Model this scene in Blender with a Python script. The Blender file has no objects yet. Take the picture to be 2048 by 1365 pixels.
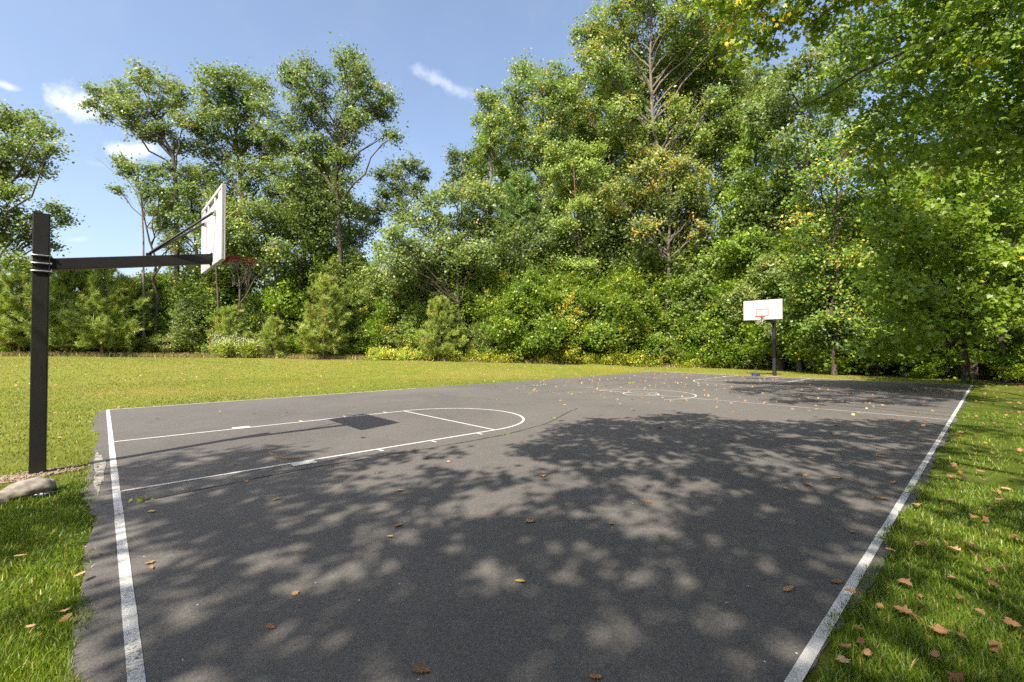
import bpy, bmesh, math, random
import numpy as np
from mathutils import Vector, Matrix

random.seed(7)
RNG = np.random.default_rng(11)
sc = bpy.context.scene
COL = sc.collection

# ---------------------------------------------------------------- camera
CAM = np.array([-0.148, -8.781, 1.668])
YAW, PITCH, ROLL, FPX = math.radians(47.293), math.radians(0.931), math.radians(-0.065), 889.77
cd = bpy.data.cameras.new('camera'); cam = bpy.data.objects.new('camera', cd); COL.objects.link(cam)
cd.sensor_width = 36.0; cd.lens = 36.0 * FPX / 2048.0; cd.clip_start = 0.05; cd.clip_end = 3000
cam.location = CAM
cam.rotation_euler = (math.radians(90) + PITCH, 0, YAW - math.radians(90))
sc.camera = cam

# ---------------------------------------------------------------- sun and sky
TO_SUN = Vector((-0.855, -0.27, 1.0)).normalized()
ELEV = math.asin(TO_SUN.z); AZ = math.atan2(TO_SUN.x, TO_SUN.y)
sd = bpy.data.lights.new('sun', 'SUN'); sun = bpy.data.objects.new('sun', sd); COL.objects.link(sun)
sd.energy = 5.0; sd.angle = math.radians(0.5); sd.color = (1.0, 0.91, 0.77)
sun.rotation_euler = (-TO_SUN).to_track_quat('-Z', 'Y').to_euler()
sun.location = (-20, -20, 40)

FW = np.array([math.cos(YAW) * math.cos(PITCH), math.sin(YAW) * math.cos(PITCH), math.sin(PITCH)])
RT = np.array([math.sin(YAW), -math.cos(YAW), 0.0]); UP = np.cross(RT, FW)


def ray(px, py):
    return FW + RT * ((px - 1024) / FPX) - UP * ((py - 682.5) / FPX)


def at(px, py, d):                       # a point d metres deep along the viewing axis
    return CAM + ray(px, py) * d


def ground_px(px, py, z=0.0):            # where a pixel's direction meets the flat court
    r = ray(px, py)
    return CAM + r * ((z - CAM[2]) / r[2])


def to_px(P):
    d = np.atleast_2d(P) - CAM
    z = d @ FW
    zz = np.where(np.abs(z) < 1e-6, 1e-6, z)
    return np.c_[1024 + FPX * (d @ RT) / zz, 682.5 - FPX * (d @ UP) / zz, z]


world = bpy.data.worlds.new('World'); sc.world = world; world.use_nodes = True
nt = world.node_tree; nt.nodes.clear()


def N(t, kind, **kw):
    n = t.nodes.new(kind)
    for k, v in kw.items():
        setattr(n, k, v)
    return n


def setin(t, sock, v):
    if hasattr(v, 'is_output'):
        t.links.new(v, sock)
    elif isinstance(v, (tuple, list)) and sock.type == 'RGBA' and len(v) == 3:
        sock.default_value = (*v, 1)
    else:
        sock.default_value = v


def math_(t, op, a, b=None, c=None, clamp=False):
    n = N(t, 'ShaderNodeMath', operation=op); n.use_clamp = clamp
    for i, v in enumerate((a, b, c)):
        if v is not None:
            setin(t, n.inputs[i], v)
    return n.outputs[0]


def vmath(t, op, a, b=None):
    n = N(t, 'ShaderNodeVectorMath', operation=op)
    setin(t, n.inputs[0], a)
    if b is not None:
        setin(t, n.inputs[1], b)
    return n


def mixc(t, f, a, b, mode='MIX'):
    n = N(t, 'ShaderNodeMix', data_type='RGBA', blend_type=mode)
    setin(t, n.inputs[0], f); setin(t, n.inputs[6], a); setin(t, n.inputs[7], b)
    return n.outputs[2]


def noise(t, scale, detail=4, rough=0.55, vec=None, dim='3D', dist=0.0):
    n = N(t, 'ShaderNodeTexNoise', noise_dimensions=dim)
    n.inputs['Scale'].default_value = scale; n.inputs['Detail'].default_value = detail
    n.inputs['Roughness'].default_value = rough; n.inputs['Distortion'].default_value = dist
    if vec is not None:
        t.links.new(vec, n.inputs['Vector'])
    return n.outputs[0]


def smooth(t, v, lo, hi):
    n = N(t, 'ShaderNodeMapRange', interpolation_type='SMOOTHSTEP')
    setin(t, n.inputs[0], v); n.inputs[1].default_value = lo; n.inputs[2].default_value = hi
    return n.outputs[0]


sky = N(nt, 'ShaderNodeTexSky', sky_type='NISHITA')
sky.sun_disc = False; sky.sun_elevation = ELEV; sky.sun_rotation = AZ
sky.altitude = 50; sky.air_density = 1.0; sky.dust_density = 3.2; sky.ozone_density = 1.0
tc = N(nt, 'ShaderNodeTexCoord'); DIRV = tc.outputs['Generated']
cn = noise(nt, 26.0, 6, 0.62, DIRV); cn2 = noise(nt, 9.0, 4, 0.6, DIRV)
cover = None
for (px, py, ax, ay, tilt, dens) in [(166, 208, 46, 26, -8, 0.95), (266, 302, 42, 15, 4, 0.9), (886, 165, 62, 12, -24, 0.42), (12, 172, 14, 7, -20, 0.6), (190, 327, 20, 8, -12, 0.25), (155, 480, 18, 6, 5, 0.25)]:
    c = Vector(ray(px, py)).normalized(); ux = Vector(RT); uy = c.cross(ux).normalized() * -1; ux = uy.cross(c).normalized()
    ct, st = math.cos(math.radians(-tilt)), math.sin(math.radians(-tilt))
    a1, a2 = (ux * ct + uy * st), (-ux * st + uy * ct)
    L = ray(px, py); k = 1 / np.linalg.norm(L)
    u = vmath(nt, 'DOT_PRODUCT', DIRV, tuple(a1 / (ax * k / FPX))).outputs['Value']
    v = vmath(nt, 'DOT_PRODUCT', DIRV, tuple(a2 / (ay * k / FPX))).outputs['Value']
    w = vmath(nt, 'DOT_PRODUCT', DIRV, tuple(c)).outputs['Value']
    e = math_(nt, 'ADD', math_(nt, 'MULTIPLY', u, u), math_(nt, 'MULTIPLY', v, v))
    e = math_(nt, 'SQRT', e)
    e = math_(nt, 'ADD', e, math_(nt, 'MULTIPLY', math_(nt, 'SUBTRACT', cn, 0.5), 3.4))
    m = math_(nt, 'SUBTRACT', 1.0, smooth(nt, e, -0.3, 1.6))
    m = math_(nt, 'MULTIPLY', m, dens)
    m = math_(nt, 'MULTIPLY', m, math_(nt, 'GREATER_THAN', w, 0.9))
    cover = m if cover is None else math_(nt, 'MAXIMUM', cover, m)
# a thin even veil of high haze, everywhere
veil = math_(nt, 'MULTIPLY_ADD', smooth(nt, cn2, 0.45, 0.8), 0.03, 0.03)
cover = math_(nt, 'MAXIMUM', cover, veil)
skyc = mixc(nt, cover, sky.outputs[0], (5.0, 5.0, 5.2))
bg = N(nt, 'ShaderNodeBackground'); nt.links.new(skyc, bg.inputs[0]); bg.inputs[1].default_value = 0.14
wo = N(nt, 'ShaderNodeOutputWorld'); nt.links.new(bg.outputs[0], wo.inputs[0])

vs = sc.view_settings
vs.view_transform = 'Standard'; vs.look = 'None'; vs.gamma = 1.0; vs.use_curve_mapping = False; vs.exposure = 1.02
cy = sc.cycles
cy.max_bounces = 6; cy.diffuse_bounces = 4; cy.glossy_bounces = 2; cy.transmission_bounces = 3; cy.transparent_max_bounces = 4
cy.use_denoising = False; cy.sample_clamp_indirect = 4.0
cy.use_adaptive_sampling = True; cy.adaptive_threshold = 0.01

# ---------------------------------------------------------------- materials
MATS = {}


def new_mat(name):
    m = bpy.data.materials.new(name); m.use_nodes = True
    t = m.node_tree; t.nodes.clear()
    out = N(t, 'ShaderNodeOutputMaterial')
    MATS[name] = m
    return m, t, out


def principled(t, out, color, rough=0.8, spec=0.3, metal=0.0, bump=None, bstr=0.3, bdist=0.01):
    p = N(t, 'ShaderNodeBsdfPrincipled')
    setin(t, p.inputs['Base Color'], color); setin(t, p.inputs['Roughness'], rough)
    p.inputs['Specular IOR Level'].default_value = spec; p.inputs['Metallic'].default_value = metal
    if bump is not None:
        b = N(t, 'ShaderNodeBump'); b.inputs['Strength'].default_value = bstr; b.inputs['Distance'].default_value = bdist
        setin(t, b.inputs['Height'], bump); t.links.new(b.outputs[0], p.inputs['Normal'])
    if out is not None:
        t.links.new(p.outputs[0], out.inputs[0])
    return p


def ramp(t, fac, stops):
    r = N(t, 'ShaderNodeValToRGB')
    el = r.color_ramp.elements
    while len(el) < len(stops):
        el.new(0.5)
    for e, (p, c) in zip(el, stops):
        e.position = p; e.color = (*c, 1)
    setin(t, r.inputs[0], fac)
    return r.outputs[0]


def leaf_mat(name, stops, trans=0.36, rough=0.46, spec=0.5):
    m, t, out = new_mat(name)
    a = N(t, 'ShaderNodeAttribute', attribute_name='tint')
    oi = N(t, 'ShaderNodeObjectInfo')
    f = math_(t, 'ADD', a.outputs['Fac'], math_(t, 'MULTIPLY', math_(t, 'SUBTRACT', oi.outputs['Random'], 0.5), 0.16))
    cool = (1.0, 1.0, 1.0) if name in ('grass_blade', 'lawn_blade', 'dead_leaf', 'white_flower', 'dry_grass', 'pine_needle') else (1.07, 1.10, 1.12)
    gain = {'pine_needle': 1.55, 'grass_blade': 1.5, 'lawn_blade': 1.28, 'dead_leaf': 1.25, 'dark_pine_needle': 1.9, 'white_flower': 1.0, 'dry_grass': 1.0, 'maple_leaf': 2.15, 'yellow_leaf': 1.6, 'shrub_leaf': 1.75, 'bramble_leaf': 1.9, 'dark_leaf': 1.75}.get(name, 1.8)
    c = ramp(t, f, [(q, tuple(min(0.8, gain * v * k) for v, k in zip(col, cool))) for q, col in stops])
    p = principled(t, None, c, rough, spec)
    tr = N(t, 'ShaderNodeBsdfTranslucent')
    t.links.new(mixc(t, 1.0, c, (1.25, 1.3, 0.55), 'MULTIPLY'), tr.inputs[0])
    mx = N(t, 'ShaderNodeMixShader'); mx.inputs[0].default_value = trans
    t.links.new(p.outputs[0], mx.inputs[1]); t.links.new(tr.outputs[0], mx.inputs[2]); t.links.new(mx.outputs[0], out.inputs[0])
    return m


ORANGE = (0.27, 0.14, 0.04); YEL = (0.36, 0.25, 0.022)
leaf_mat('oak_leaf', [(0.0, (0.042, 0.066, 0.017)), (0.4, (0.085, 0.118, 0.030)), (0.75, (0.135, 0.160, 0.045)), (0.93, (0.185, 0.185, 0.05)), (1.0, (0.26, 0.15, 0.04))])
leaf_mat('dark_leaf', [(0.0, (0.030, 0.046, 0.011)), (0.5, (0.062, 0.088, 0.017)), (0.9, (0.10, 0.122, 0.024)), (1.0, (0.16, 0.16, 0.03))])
leaf_mat('tulip_leaf', [(0.0, (0.045, 0.078, 0.018)), (0.45, (0.095, 0.138, 0.028)), (0.8, (0.155, 0.178, 0.035)), (0.94, (0.27, 0.21, 0.03)), (1.0, ORANGE)])
leaf_mat('maple_leaf', [(0.0, (0.042, 0.070, 0.009)), (0.45, (0.086, 0.130, 0.014)), (0.8, (0.145, 0.182, 0.02)), (0.95, (0.21, 0.215, 0.022)), (1.0, YEL)], trans=0.46, rough=0.42)
leaf_mat('turning_leaf', [(0.0, (0.06, 0.085, 0.02)), (0.4, (0.125, 0.145, 0.03)), (0.65, (0.21, 0.185, 0.03)), (0.85, (0.28, 0.20, 0.03)), (1.0, (0.30, 0.15, 0.035))])
leaf_mat('yellow_leaf', [(0.0, (0.05, 0.095, 0.015)), (0.5, (0.10, 0.155, 0.02)), (0.72, (0.20, 0.215, 0.02)), (0.86, (0.36, 0.28, 0.025)), (1.0, (0.42, 0.22, 0.03))], trans=0.35)
leaf_mat('shrub_leaf', [(0.0, (0.045, 0.075, 0.015)), (0.45, (0.105, 0.15, 0.022)), (0.85, (0.19, 0.22, 0.028)), (1.0, (0.34, 0.20, 0.03))])
leaf_mat('bramble_leaf', [(0.0, (0.075, 0.10, 0.015)), (0.45, (0.16, 0.195, 0.022)), (0.85, (0.25, 0.265, 0.03)), (1.0, (0.33, 0.21, 0.035))])
leaf_mat('pine_needle', [(0.0, (0.08, 0.12, 0.025)), (0.45, (0.165, 0.215, 0.04)), (0.8, (0.25, 0.285, 0.06)), (0.93, (0.28, 0.28, 0.08)), (1.0, (0.36, 0.21, 0.07))], trans=0.25)
leaf_mat('dark_pine_needle', [(0.0, (0.04, 0.075, 0.02)), (0.5, (0.08, 0.13, 0.035)), (1.0, (0.14, 0.175, 0.05))], trans=0.2)
leaf_mat('hemlock_needle', [(0.0, (0.05, 0.09, 0.014)), (0.5, (0.11, 0.155, 0.022)), (1.0, (0.19, 0.20, 0.03))], trans=0.2)
leaf_mat('grass_blade', [(0.0, (0.045, 0.085, 0.010)), (0.4, (0.095, 0.150, 0.014)), (0.75, (0.165, 0.205, 0.022)), (0.93, (0.25, 0.23, 0.045)), (1.0, (0.30, 0.22, 0.09))], trans=0.35)
leaf_mat('lawn_blade', [(0.0, (0.065, 0.105, 0.014)), (0.4, (0.115, 0.16, 0.022)), (0.7, (0.165, 0.195, 0.028)), (0.88, (0.21, 0.185, 0.045)), (1.0, (0.23, 0.15, 0.075))], trans=0.3)
leaf_mat('dry_grass', [(0.0, (0.12, 0.12, 0.03)), (0.5, (0.25, 0.21, 0.07)), (1.0, (0.42, 0.33, 0.16))], trans=0.2)
leaf_mat('white_flower', [(0.0, (0.16, 0.19, 0.05)), (0.5, (0.4, 0.4, 0.3)), (1.0, (0.62, 0.6, 0.52))], trans=0.2)
leaf_mat('dead_leaf', [(0.0, (0.10, 0.055, 0.028)), (0.35, (0.22, 0.115, 0.05)), (0.65, (0.36, 0.19, 0.09)), (0.85, (0.45, 0.29, 0.16)), (1.0, (0.5, 0.38, 0.1))], trans=0.12, rough=0.7)


def bark_mat(name, c1, c2):
    m, t, out = new_mat(name)
    g = N(t, 'ShaderNodeTexCoord').outputs['Object']
    mp = N(t, 'ShaderNodeMapping'); mp.inputs['Scale'].default_value = (7, 7, 1.2); t.links.new(g, mp.inputs[0])
    n = noise(t, 2.2, 6, 0.65, mp.outputs[0]); n2 = noise(t, 0.6, 3, 0.5, g)
    c = mixc(t, smooth(t, n, 0.3, 0.7), c1, c2)
    c = mixc(t, smooth(t, n2, 0.45, 0.7), c, tuple(0.7 * x + 0.03 for x in c2))
    principled(t, out, c, 0.92, 0.15, bump=n, bstr=0.8, bdist=0.04)
    return m


bark_mat('oak_bark', (0.030, 0.025, 0.020), (0.12, 0.098, 0.078))
bark_mat('grey_bark', (0.075, 0.066, 0.056), (0.22, 0.19, 0.16))
bark_mat('pine_bark', (0.07, 0.045, 0.03), (0.21, 0.14, 0.09))
bark_mat('dead_bark', (0.10, 0.075, 0.055), (0.27, 0.21, 0.16))


def plain_mat(name, c1, c2, scale=8, rough=0.6, spec=0.3, metal=0.0, bstr=0.1):
    m, t, out = new_mat(name)
    g = N(t, 'ShaderNodeTexCoord').outputs['Object']
    n = noise(t, scale, 5, 0.6, g)
    principled(t, out, mixc(t, smooth(t, n, 0.3, 0.7), c1, c2), rough, spec, metal, bump=n, bstr=bstr, bdist=0.004)
    return m


# powder-coated post: black paint with pale dust flecks
m, t, out = new_mat('black_paint')
g = N(t, 'ShaderNodeTexCoord').outputs['Object']
n1 = noise(t, 90, 3, 0.6, g); n2 = noise(t, 2.0, 4, 0.6, g)
c = mixc(t, math_(t, 'MULTIPLY', smooth(t, n1, 0.5, 0.75), 0.5), (0.012, 0.012, 0.013), (0.05, 0.045, 0.04))
c = mixc(t, math_(t, 'MULTIPLY', smooth(t, n2, 0.4, 0.75), 0.35), c, (0.04, 0.036, 0.031))
principled(t, out, c, 0.55, 0.4, bump=n1, bstr=0.25, bdist=0.003)
plain_mat('galvanised', (0.42, 0.43, 0.45), (0.62, 0.63, 0.65), 30, 0.32, 0.5, 0.85)
plain_mat('board_white', (0.43, 0.43, 0.435), (0.48, 0.48, 0.485), 5, 0.55, 0.3)
plain_mat('board_edge', (0.40, 0.38, 0.34), (0.50, 0.47, 0.42), 14, 0.6, 0.3)
plain_mat('rim_red', (0.42, 0.035, 0.012), (0.50, 0.06, 0.02), 20, 0.45, 0.4)
plain_mat('target_orange', (0.50, 0.10, 0.03), (0.62, 0.17, 0.06), 25, 0.6, 0.3)
plain_mat('net_cord', (0.5, 0.49, 0.46), (0.68, 0.67, 0.64), 40, 0.9, 0.1)
plain_mat('rock_grey', (0.15, 0.135, 0.115), (0.36, 0.325, 0.28), 7, 0.9, 0.2, bstr=0.8)
plain_mat('black_plastic', (0.012, 0.012, 0.014), (0.035, 0.036, 0.04), 12, 0.35, 0.5)
plain_mat('white_plastic', (0.5, 0.52, 0.54), (0.62, 0.64, 0.66), 12, 0.4, 0.4)
plain_mat('purple_cloth', (0.025, 0.02, 0.055), (0.06, 0.045, 0.12), 14, 0.85, 0.15, bstr=0.6)
plain_mat('twig_bark', (0.09, 0.06, 0.04), (0.22, 0.16, 0.11), 30, 0.9, 0.1)
plain_mat('house_roof', (0.13, 0.13, 0.14), (0.24, 0.24, 0.25), 3, 0.9, 0.2, bstr=0.5)
plain_mat('house_brick', (0.26, 0.13, 0.10), (0.40, 0.25, 0.20), 6, 0.9, 0.2)
plain_mat('house_trim', (0.50, 0.42, 0.33), (0.58, 0.50, 0.40), 3, 0.7, 0.2)
plain_mat('window_glass', (0.02, 0.025, 0.03), (0.03, 0.035, 0.04), 3, 0.1, 0.6)
plain_mat('pebble', (0.15, 0.12, 0.095), (0.34, 0.28, 0.23), 9, 0.9, 0.2)

# asphalt: aged grey-brown binder, fine aggregate, darker and lighter drifts, tiny white chips
m, t, out = new_mat('asphalt')
g = N(t, 'ShaderNodeTexCoord').outputs['Object']
big = noise(t, 0.35, 6, 0.62, g, dist=0.5); mid = noise(t, 3.0, 5, 0.6, g); fine = noise(t, 70, 4, 0.7, g)
vor = N(t, 'ShaderNodeTexVoronoi'); vor.inputs['Scale'].default_value = 85; t.links.new(g, vor.inputs['Vector'])
vc = N(t, 'ShaderNodeSeparateColor'); t.links.new(vor.outputs['Color'], vc.inputs[0])
c = mixc(t, smooth(t, big, 0.3, 0.7), (0.071, 0.068, 0.066), (0.109, 0.101, 0.092))
c = mixc(t, math_(t, 'MULTIPLY', smooth(t, mid, 0.35, 0.75), 0.35), c, (0.127, 0.118, 0.107))
c = mixc(t, smooth(t, noise(t, 0.11, 4, 0.6, g), 0.42, 0.66), c, mixc(t, 0.5, c, (0.142, 0.131, 0.119)))
c = mixc(t, 0.34, c, mixc(t, vc.outputs[0], (0.048, 0.047, 0.047), (0.178, 0.166, 0.155)))
c = mixc(t, math_(t, 'MULTIPLY', smooth(t, fine, 0.55, 0.75), 0.3), c, (0.045, 0.044, 0.044))
v2 = N(t, 'ShaderNodeTexVoronoi'); v2.inputs['Scale'].default_value = 9.0; t.links.new(g, v2.inputs['Vector'])
vs2 = N(t, 'ShaderNodeSeparateColor'); t.links.new(v2.outputs['Color'], vs2.inputs[0])
chip = math_(t, 'MULTIPLY', math_(t, 'LESS_THAN', v2.outputs['Distance'], 0.05), math_(t, 'GREATER_THAN', vs2.outputs[1], 0.6))
c = mixc(t, chip, c, (0.55, 0.54, 0.52))
stain = smooth(t, noise(t, 0.9, 6, 0.7, g, dist=0.8), 0.62, 0.8)
c = mixc(t, math_(t, 'MULTIPLY', stain, 0.55), c, (0.05, 0.047, 0.045))
h = math_(t, 'ADD', math_(t, 'MULTIPLY', vor.outputs['Distance'], 1.0), fine)
principled(t, out, c, 0.88, 0.25, bump=h, bstr=0.4, bdist=0.005)

# old court paint, chipped so that the asphalt shows
m, t, out = new_mat('court_paint')
g = N(t, 'ShaderNodeTexCoord').outputs['Object']
f1 = noise(t, 55, 5, 0.7, g); f2 = noise(t, 1.2, 4, 0.6, g); f3 = noise(t, 14, 5, 0.65, g, dist=0.6)
wear = math_(t, 'ADD', math_(t, 'MULTIPLY', f1, 0.65), math_(t, 'ADD', math_(t, 'MULTIPLY', f2, 0.55), math_(t, 'MULTIPLY', f3, 0.3)))
pm = smooth(t, wear, 0.76, 0.92)
c = mixc(t, pm, mixc(t, f3, (0.42, 0.415, 0.40), (0.56, 0.555, 0.54)), (0.105, 0.10, 0.095))
principled(t, out, c, 0.8, 0.25, bump=f1, bstr=0.5, bdist=0.004)
m, t, out = new_mat('thin_paint')
g = N(t, 'ShaderNodeTexCoord').outputs['Object']
f1 = noise(t, 40, 5, 0.7, g); f2 = noise(t, 0.8, 4, 0.6, g)
wear = math_(t, 'ADD', math_(t, 'MULTIPLY', f1, 0.6), math_(t, 'MULTIPLY', f2, 0.7))
c = mixc(t, smooth(t, wear, 0.68, 0.86), (0.50, 0.49, 0.47), (0.13, 0.12, 0.11))
principled(t, out, c, 0.85, 0.2, bump=f1, bstr=0.4, bdist=0.004)
m, t, out = new_mat('lane_paint')
g = N(t, 'ShaderNodeTexCoord').outputs['Object']
f1 = noise(t, 40, 5, 0.7, g); f2 = noise(t, 0.8, 4, 0.6, g)
wear = math_(t, 'ADD', math_(t, 'MULTIPLY', f1, 0.5), math_(t, 'MULTIPLY', f2, 0.8))
c = mixc(t, smooth(t, wear, 0.80, 0.92), (0.52, 0.51, 0.49), (0.2, 0.18, 0.165))
principled(t, out, c, 0.85, 0.2, bump=f1, bstr=0.4, bdist=0.004)
plain_mat('crack_dirt', (0.028, 0.025, 0.022), (0.07, 0.06, 0.045), 20, 0.95, 0.1)
m, t, out = new_mat('pale_silt')
g = N(t, 'ShaderNodeTexCoord').outputs['Object']
f1 = noise(t, 9, 6, 0.7, g); f2 = noise(t, 60, 3, 0.6, g)
c = mixc(t, smooth(t, f1, 0.35, 0.62), (0.13, 0.12, 0.11), (0.30, 0.285, 0.265))
c = mixc(t, math_(t, 'MULTIPLY', smooth(t, f2, 0.5, 0.8), 0.5), c, (0.16, 0.14, 0.12))
principled(t, out, c, 0.9, 0.2, bump=f2, bstr=0.5, bdist=0.005)
m, t, out = new_mat('bare_soil')
g = N(t, 'ShaderNodeTexCoord').outputs['Object']
f1 = noise(t, 6, 6, 0.7, g); f2 = noise(t, 45, 4, 0.65, g)
c = mixc(t, smooth(t, f1, 0.3, 0.7), (0.17, 0.115, 0.075), (0.31, 0.235, 0.175))
c = mixc(t, smooth(t, f2, 0.5, 0.75), c, (0.38, 0.31, 0.25))
principled(t, out, c, 0.95, 0.1, bump=f2, bstr=0.8, bdist=0.01)

# lawn and forest floor
m, t, out = new_mat('lawn')
g = N(t, 'ShaderNodeTexCoord').outputs['Object']
at_w = N(t, 'ShaderNodeAttribute', attribute_name='wood'); at_n = N(t, 'ShaderNodeAttribute', attribute_name='lush')
b1 = noise(t, 0.12, 4, 0.6, g); b2 = noise(t, 0.9, 5, 0.65, g); b3 = noise(t, 11, 5, 0.7, g); b4 = noise(t, 70, 3, 0.6, g)
mp = N(t, 'ShaderNodeMapping'); mp.inputs['Rotation'].default_value = (0, 0, -0.35); mp.inputs['Scale'].default_value = (0.10, 0.45, 1); t.links.new(g, mp.inputs[0])
b5 = noise(t, 1.0, 4, 0.6, mp.outputs[0])
dry = mixc(t, smooth(t, b2, 0.3, 0.7), (0.145, 0.17, 0.024), (0.20, 0.21, 0.034))
dry = mixc(t, smooth(t, b1, 0.42, 0.68), dry, (0.215, 0.20, 0.04))
dry = mixc(t, math_(t, 'MULTIPLY', smooth(t, b5, 0.56, 0.72), 0.65), dry, (0.22, 0.15, 0.065))
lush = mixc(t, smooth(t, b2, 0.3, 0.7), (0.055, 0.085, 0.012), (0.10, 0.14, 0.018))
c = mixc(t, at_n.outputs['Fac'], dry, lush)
c = mixc(t, math_(t, 'MULTIPLY', smooth(t, b3, 0.42, 0.7), 0.45), c, (0.10, 0.11, 0.018))
c = mixc(t, math_(t, 'MULTIPLY', smooth(t, b4, 0.5, 0.75), 0.5), c, (0.06, 0.05, 0.02))
floor = mixc(t, smooth(t, b3, 0.35, 0.65), (0.16, 0.10, 0.06), (0.30, 0.20, 0.13))
edge = smooth(t, math_(t, 'ADD', at_w.outputs['Fac'], math_(t, 'MULTIPLY', math_(t, 'SUBTRACT', b2, 0.5), 0.9)), 0.4, 0.7)
c = mixc(t, edge, c, floor)
hh = math_(t, 'ADD', math_(t, 'MULTIPLY', b3, 1.0), math_(t, 'MULTIPLY', b4, 0.5))
principled(t, out, c, 0.95, 0.08, bump=hh, bstr=0.9, bdist=0.05)

# ---------------------------------------------------------------- helpers


def tag(o, label=None, cat=None, group=None, kind=None):
    if label: o['label'] = label
    if cat: o['category'] = cat
    if group: o['group'] = group
    if kind: o['kind'] = kind
    return o


def link(name, me, mat=None, parent=None, loc=None):
    o = bpy.data.objects.new(name, me); COL.objects.link(o)
    if mat: me.materials.append(MATS[mat])
    if parent: o.parent = parent
    if loc is not None: o.location = loc
    return o


def empty(name, loc, rz=0.0):
    o = bpy.data.objects.new(name, None); COL.objects.link(o)
    o.location = loc; o.rotation_euler = (0, 0, rz); o.empty_display_size = 0.3
    return o


def np_mesh(name, V, faces, tint=None, smooth_=False):
    """faces: list of int arrays (n,k)."""
    me = bpy.data.meshes.new(name)
    V = np.asarray(V, np.float32)
    me.vertices.add(len(V)); me.vertices.foreach_set('co', V.ravel())
    faces = [np.asarray(f, np.int32) for f in faces if len(f)]
    nl = sum(f.size for f in faces); nf = sum(len(f) for f in faces)
    me.loops.add(nl); me.polygons.add(nf)
    me.loops.foreach_set('vertex_index', np.concatenate([f.ravel() for f in faces]))
    tot = np.concatenate([np.full(len(f), f.shape[1], np.int32) for f in faces])
    st = np.r_[0, np.cumsum(tot)[:-1]].astype(np.int32)
    me.polygons.foreach_set('loop_start', st)
    try:
        me.polygons.foreach_set('loop_total', tot)
    except Exception:
        pass
    if smooth_:
        me.polygons.foreach_set('use_smooth', np.ones(nf, bool))
    if tint is not None:
        a = me.attributes.new('tint', 'FLOAT', 'POINT'); a.data.foreach_set('value', np.asarray(tint, np.float32))
    me.update(calc_edges=True)
    return me


class Tubes:
    def __init__(s): s.V = []; s.F = []; s.n = 0

    def add(s, pts, rad, sides=6, cap=True):
        pts = np.asarray(pts, float); k = len(pts)
        d = np.gradient(pts, axis=0); d /= np.linalg.norm(d, axis=1)[:, None] + 1e-9
        ref = np.array([0, 0, 1.0]) if abs(d[0][2]) < 0.8 else np.array([1.0, 0, 0])
        a = np.cross(d, ref); a /= np.linalg.norm(a, axis=1)[:, None] + 1e-9
        b = np.cross(d, a)
        th = np.linspace(0, 2 * np.pi, sides, endpoint=False)
        rad = np.broadcast_to(np.asarray(rad, float), (k,))
        ring = pts[:, None, :] + rad[:, None, None] * (np.cos(th)[None, :, None] * a[:, None, :] + np.sin(th)[None, :, None] * b[:, None, :])
        s.V.append(ring.reshape(-1, 3))
        i = np.arange(k - 1)[:, None] * sides + np.arange(sides)[None]
        j = np.arange(k - 1)[:, None] * sides + (np.arange(sides)[None] + 1) % sides
        f = np.stack([i, j, j + sides, i + sides], -1).reshape(-1, 4) + s.n
        s.F.append(f); s.n += k * sides

    def mesh(s, name):
        return np_mesh(name, np.concatenate(s.V), [np.concatenate(s.F)], smooth_=True)


def unit(v): return v / (np.linalg.norm(v, axis=-1, keepdims=True) + 1e-9)


SHAPES = {
    'leaf': (np.array([(0, 0, 0), (0.42, 0.34, 0.07), (1, 0, -0.05), (0.42, -0.34, 0.07)]), None),
    'maple': (np.array([(0, 0, 0), (0.02, 0.30, -.02), (0.30, 0.24, .03), (0.36, 0.58, -.05), (0.58, 0.24, .03), (1.0, 0.0, -.07), (0.58, -0.24, .03), (0.36, -0.58, -.05), (0.30, -0.24, .03), (0.02, -0.30, -.02)]), None),
    'tri': (np.array([(0, 0.22, 0), (1, 0, 0), (0, -0.22, 0)]), None),
}


LIGHT = np.array([-0.55, -0.35, 0.85])


def leaves(cent, size, tint, rng, shape='leaf', up=0.7, droop=0.0, axis=None):
    """cent (n,3); returns verts, face array, per-vertex tint."""
    T = SHAPES[shape][0]; n = len(cent); k = len(T)
    nrm = unit(rng.normal(size=(n, 3)) + LIGHT * up)
    if axis is None:
        ax = rng.normal(size=(n, 3)); ax[:, 2] -= droop
    else:
        ax = axis
    ax = unit(ax - (ax * nrm).sum(1)[:, None] * nrm)
    bt = np.cross(nrm, ax)
    V = cent[:, None, :] + size[:, None, None] * ((T[None, :, 0:1] - 0.4) * ax[:, None, :] + T[None, :, 1:2] * bt[:, None, :] + T[None, :, 2:3] * nrm[:, None, :])
    F = np.arange(n * k).reshape(n, k)
    return V.reshape(-1, 3), F, np.repeat(tint, k)


def smoothstep(x): x = np.clip(x, 0, 1); return x * x * (3 - 2 * x)


def vnoise(x, y, seed):
    r = np.random.default_rng(seed).random((64, 64)); xi = np.floor(x).astype(int); yi = np.floor(y).astype(int); fx = smoothstep(x - xi); fy = smoothstep(y - yi)
    g = lambda a, b: r[a % 64, b % 64]
    return (g(xi, yi) * (1 - fx) + g(xi + 1, yi) * fx) * (1 - fy) + (g(xi, yi + 1) * (1 - fx) + g(xi + 1, yi + 1) * fx) * fy


def hz(x, y):
    x = np.asarray(x, float); y = np.asarray(y, float)
    s = np.maximum(y - 9.0, 0)
    z = 1.17 * (1 - np.exp(-s / 22.0)) * smoothstep(s / 5.0)
    z = z + 0.10 * smoothstep((x - 28.75) / 0.8) * smoothstep((y + 14) / 6)
    z = z + 0.02 * np.sin(x * 0.31 + 1.3) * np.sin(y * 0.27) * smoothstep((np.hypot(x - 14, y) - 17) / 6)
    return z - 0.018


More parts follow.
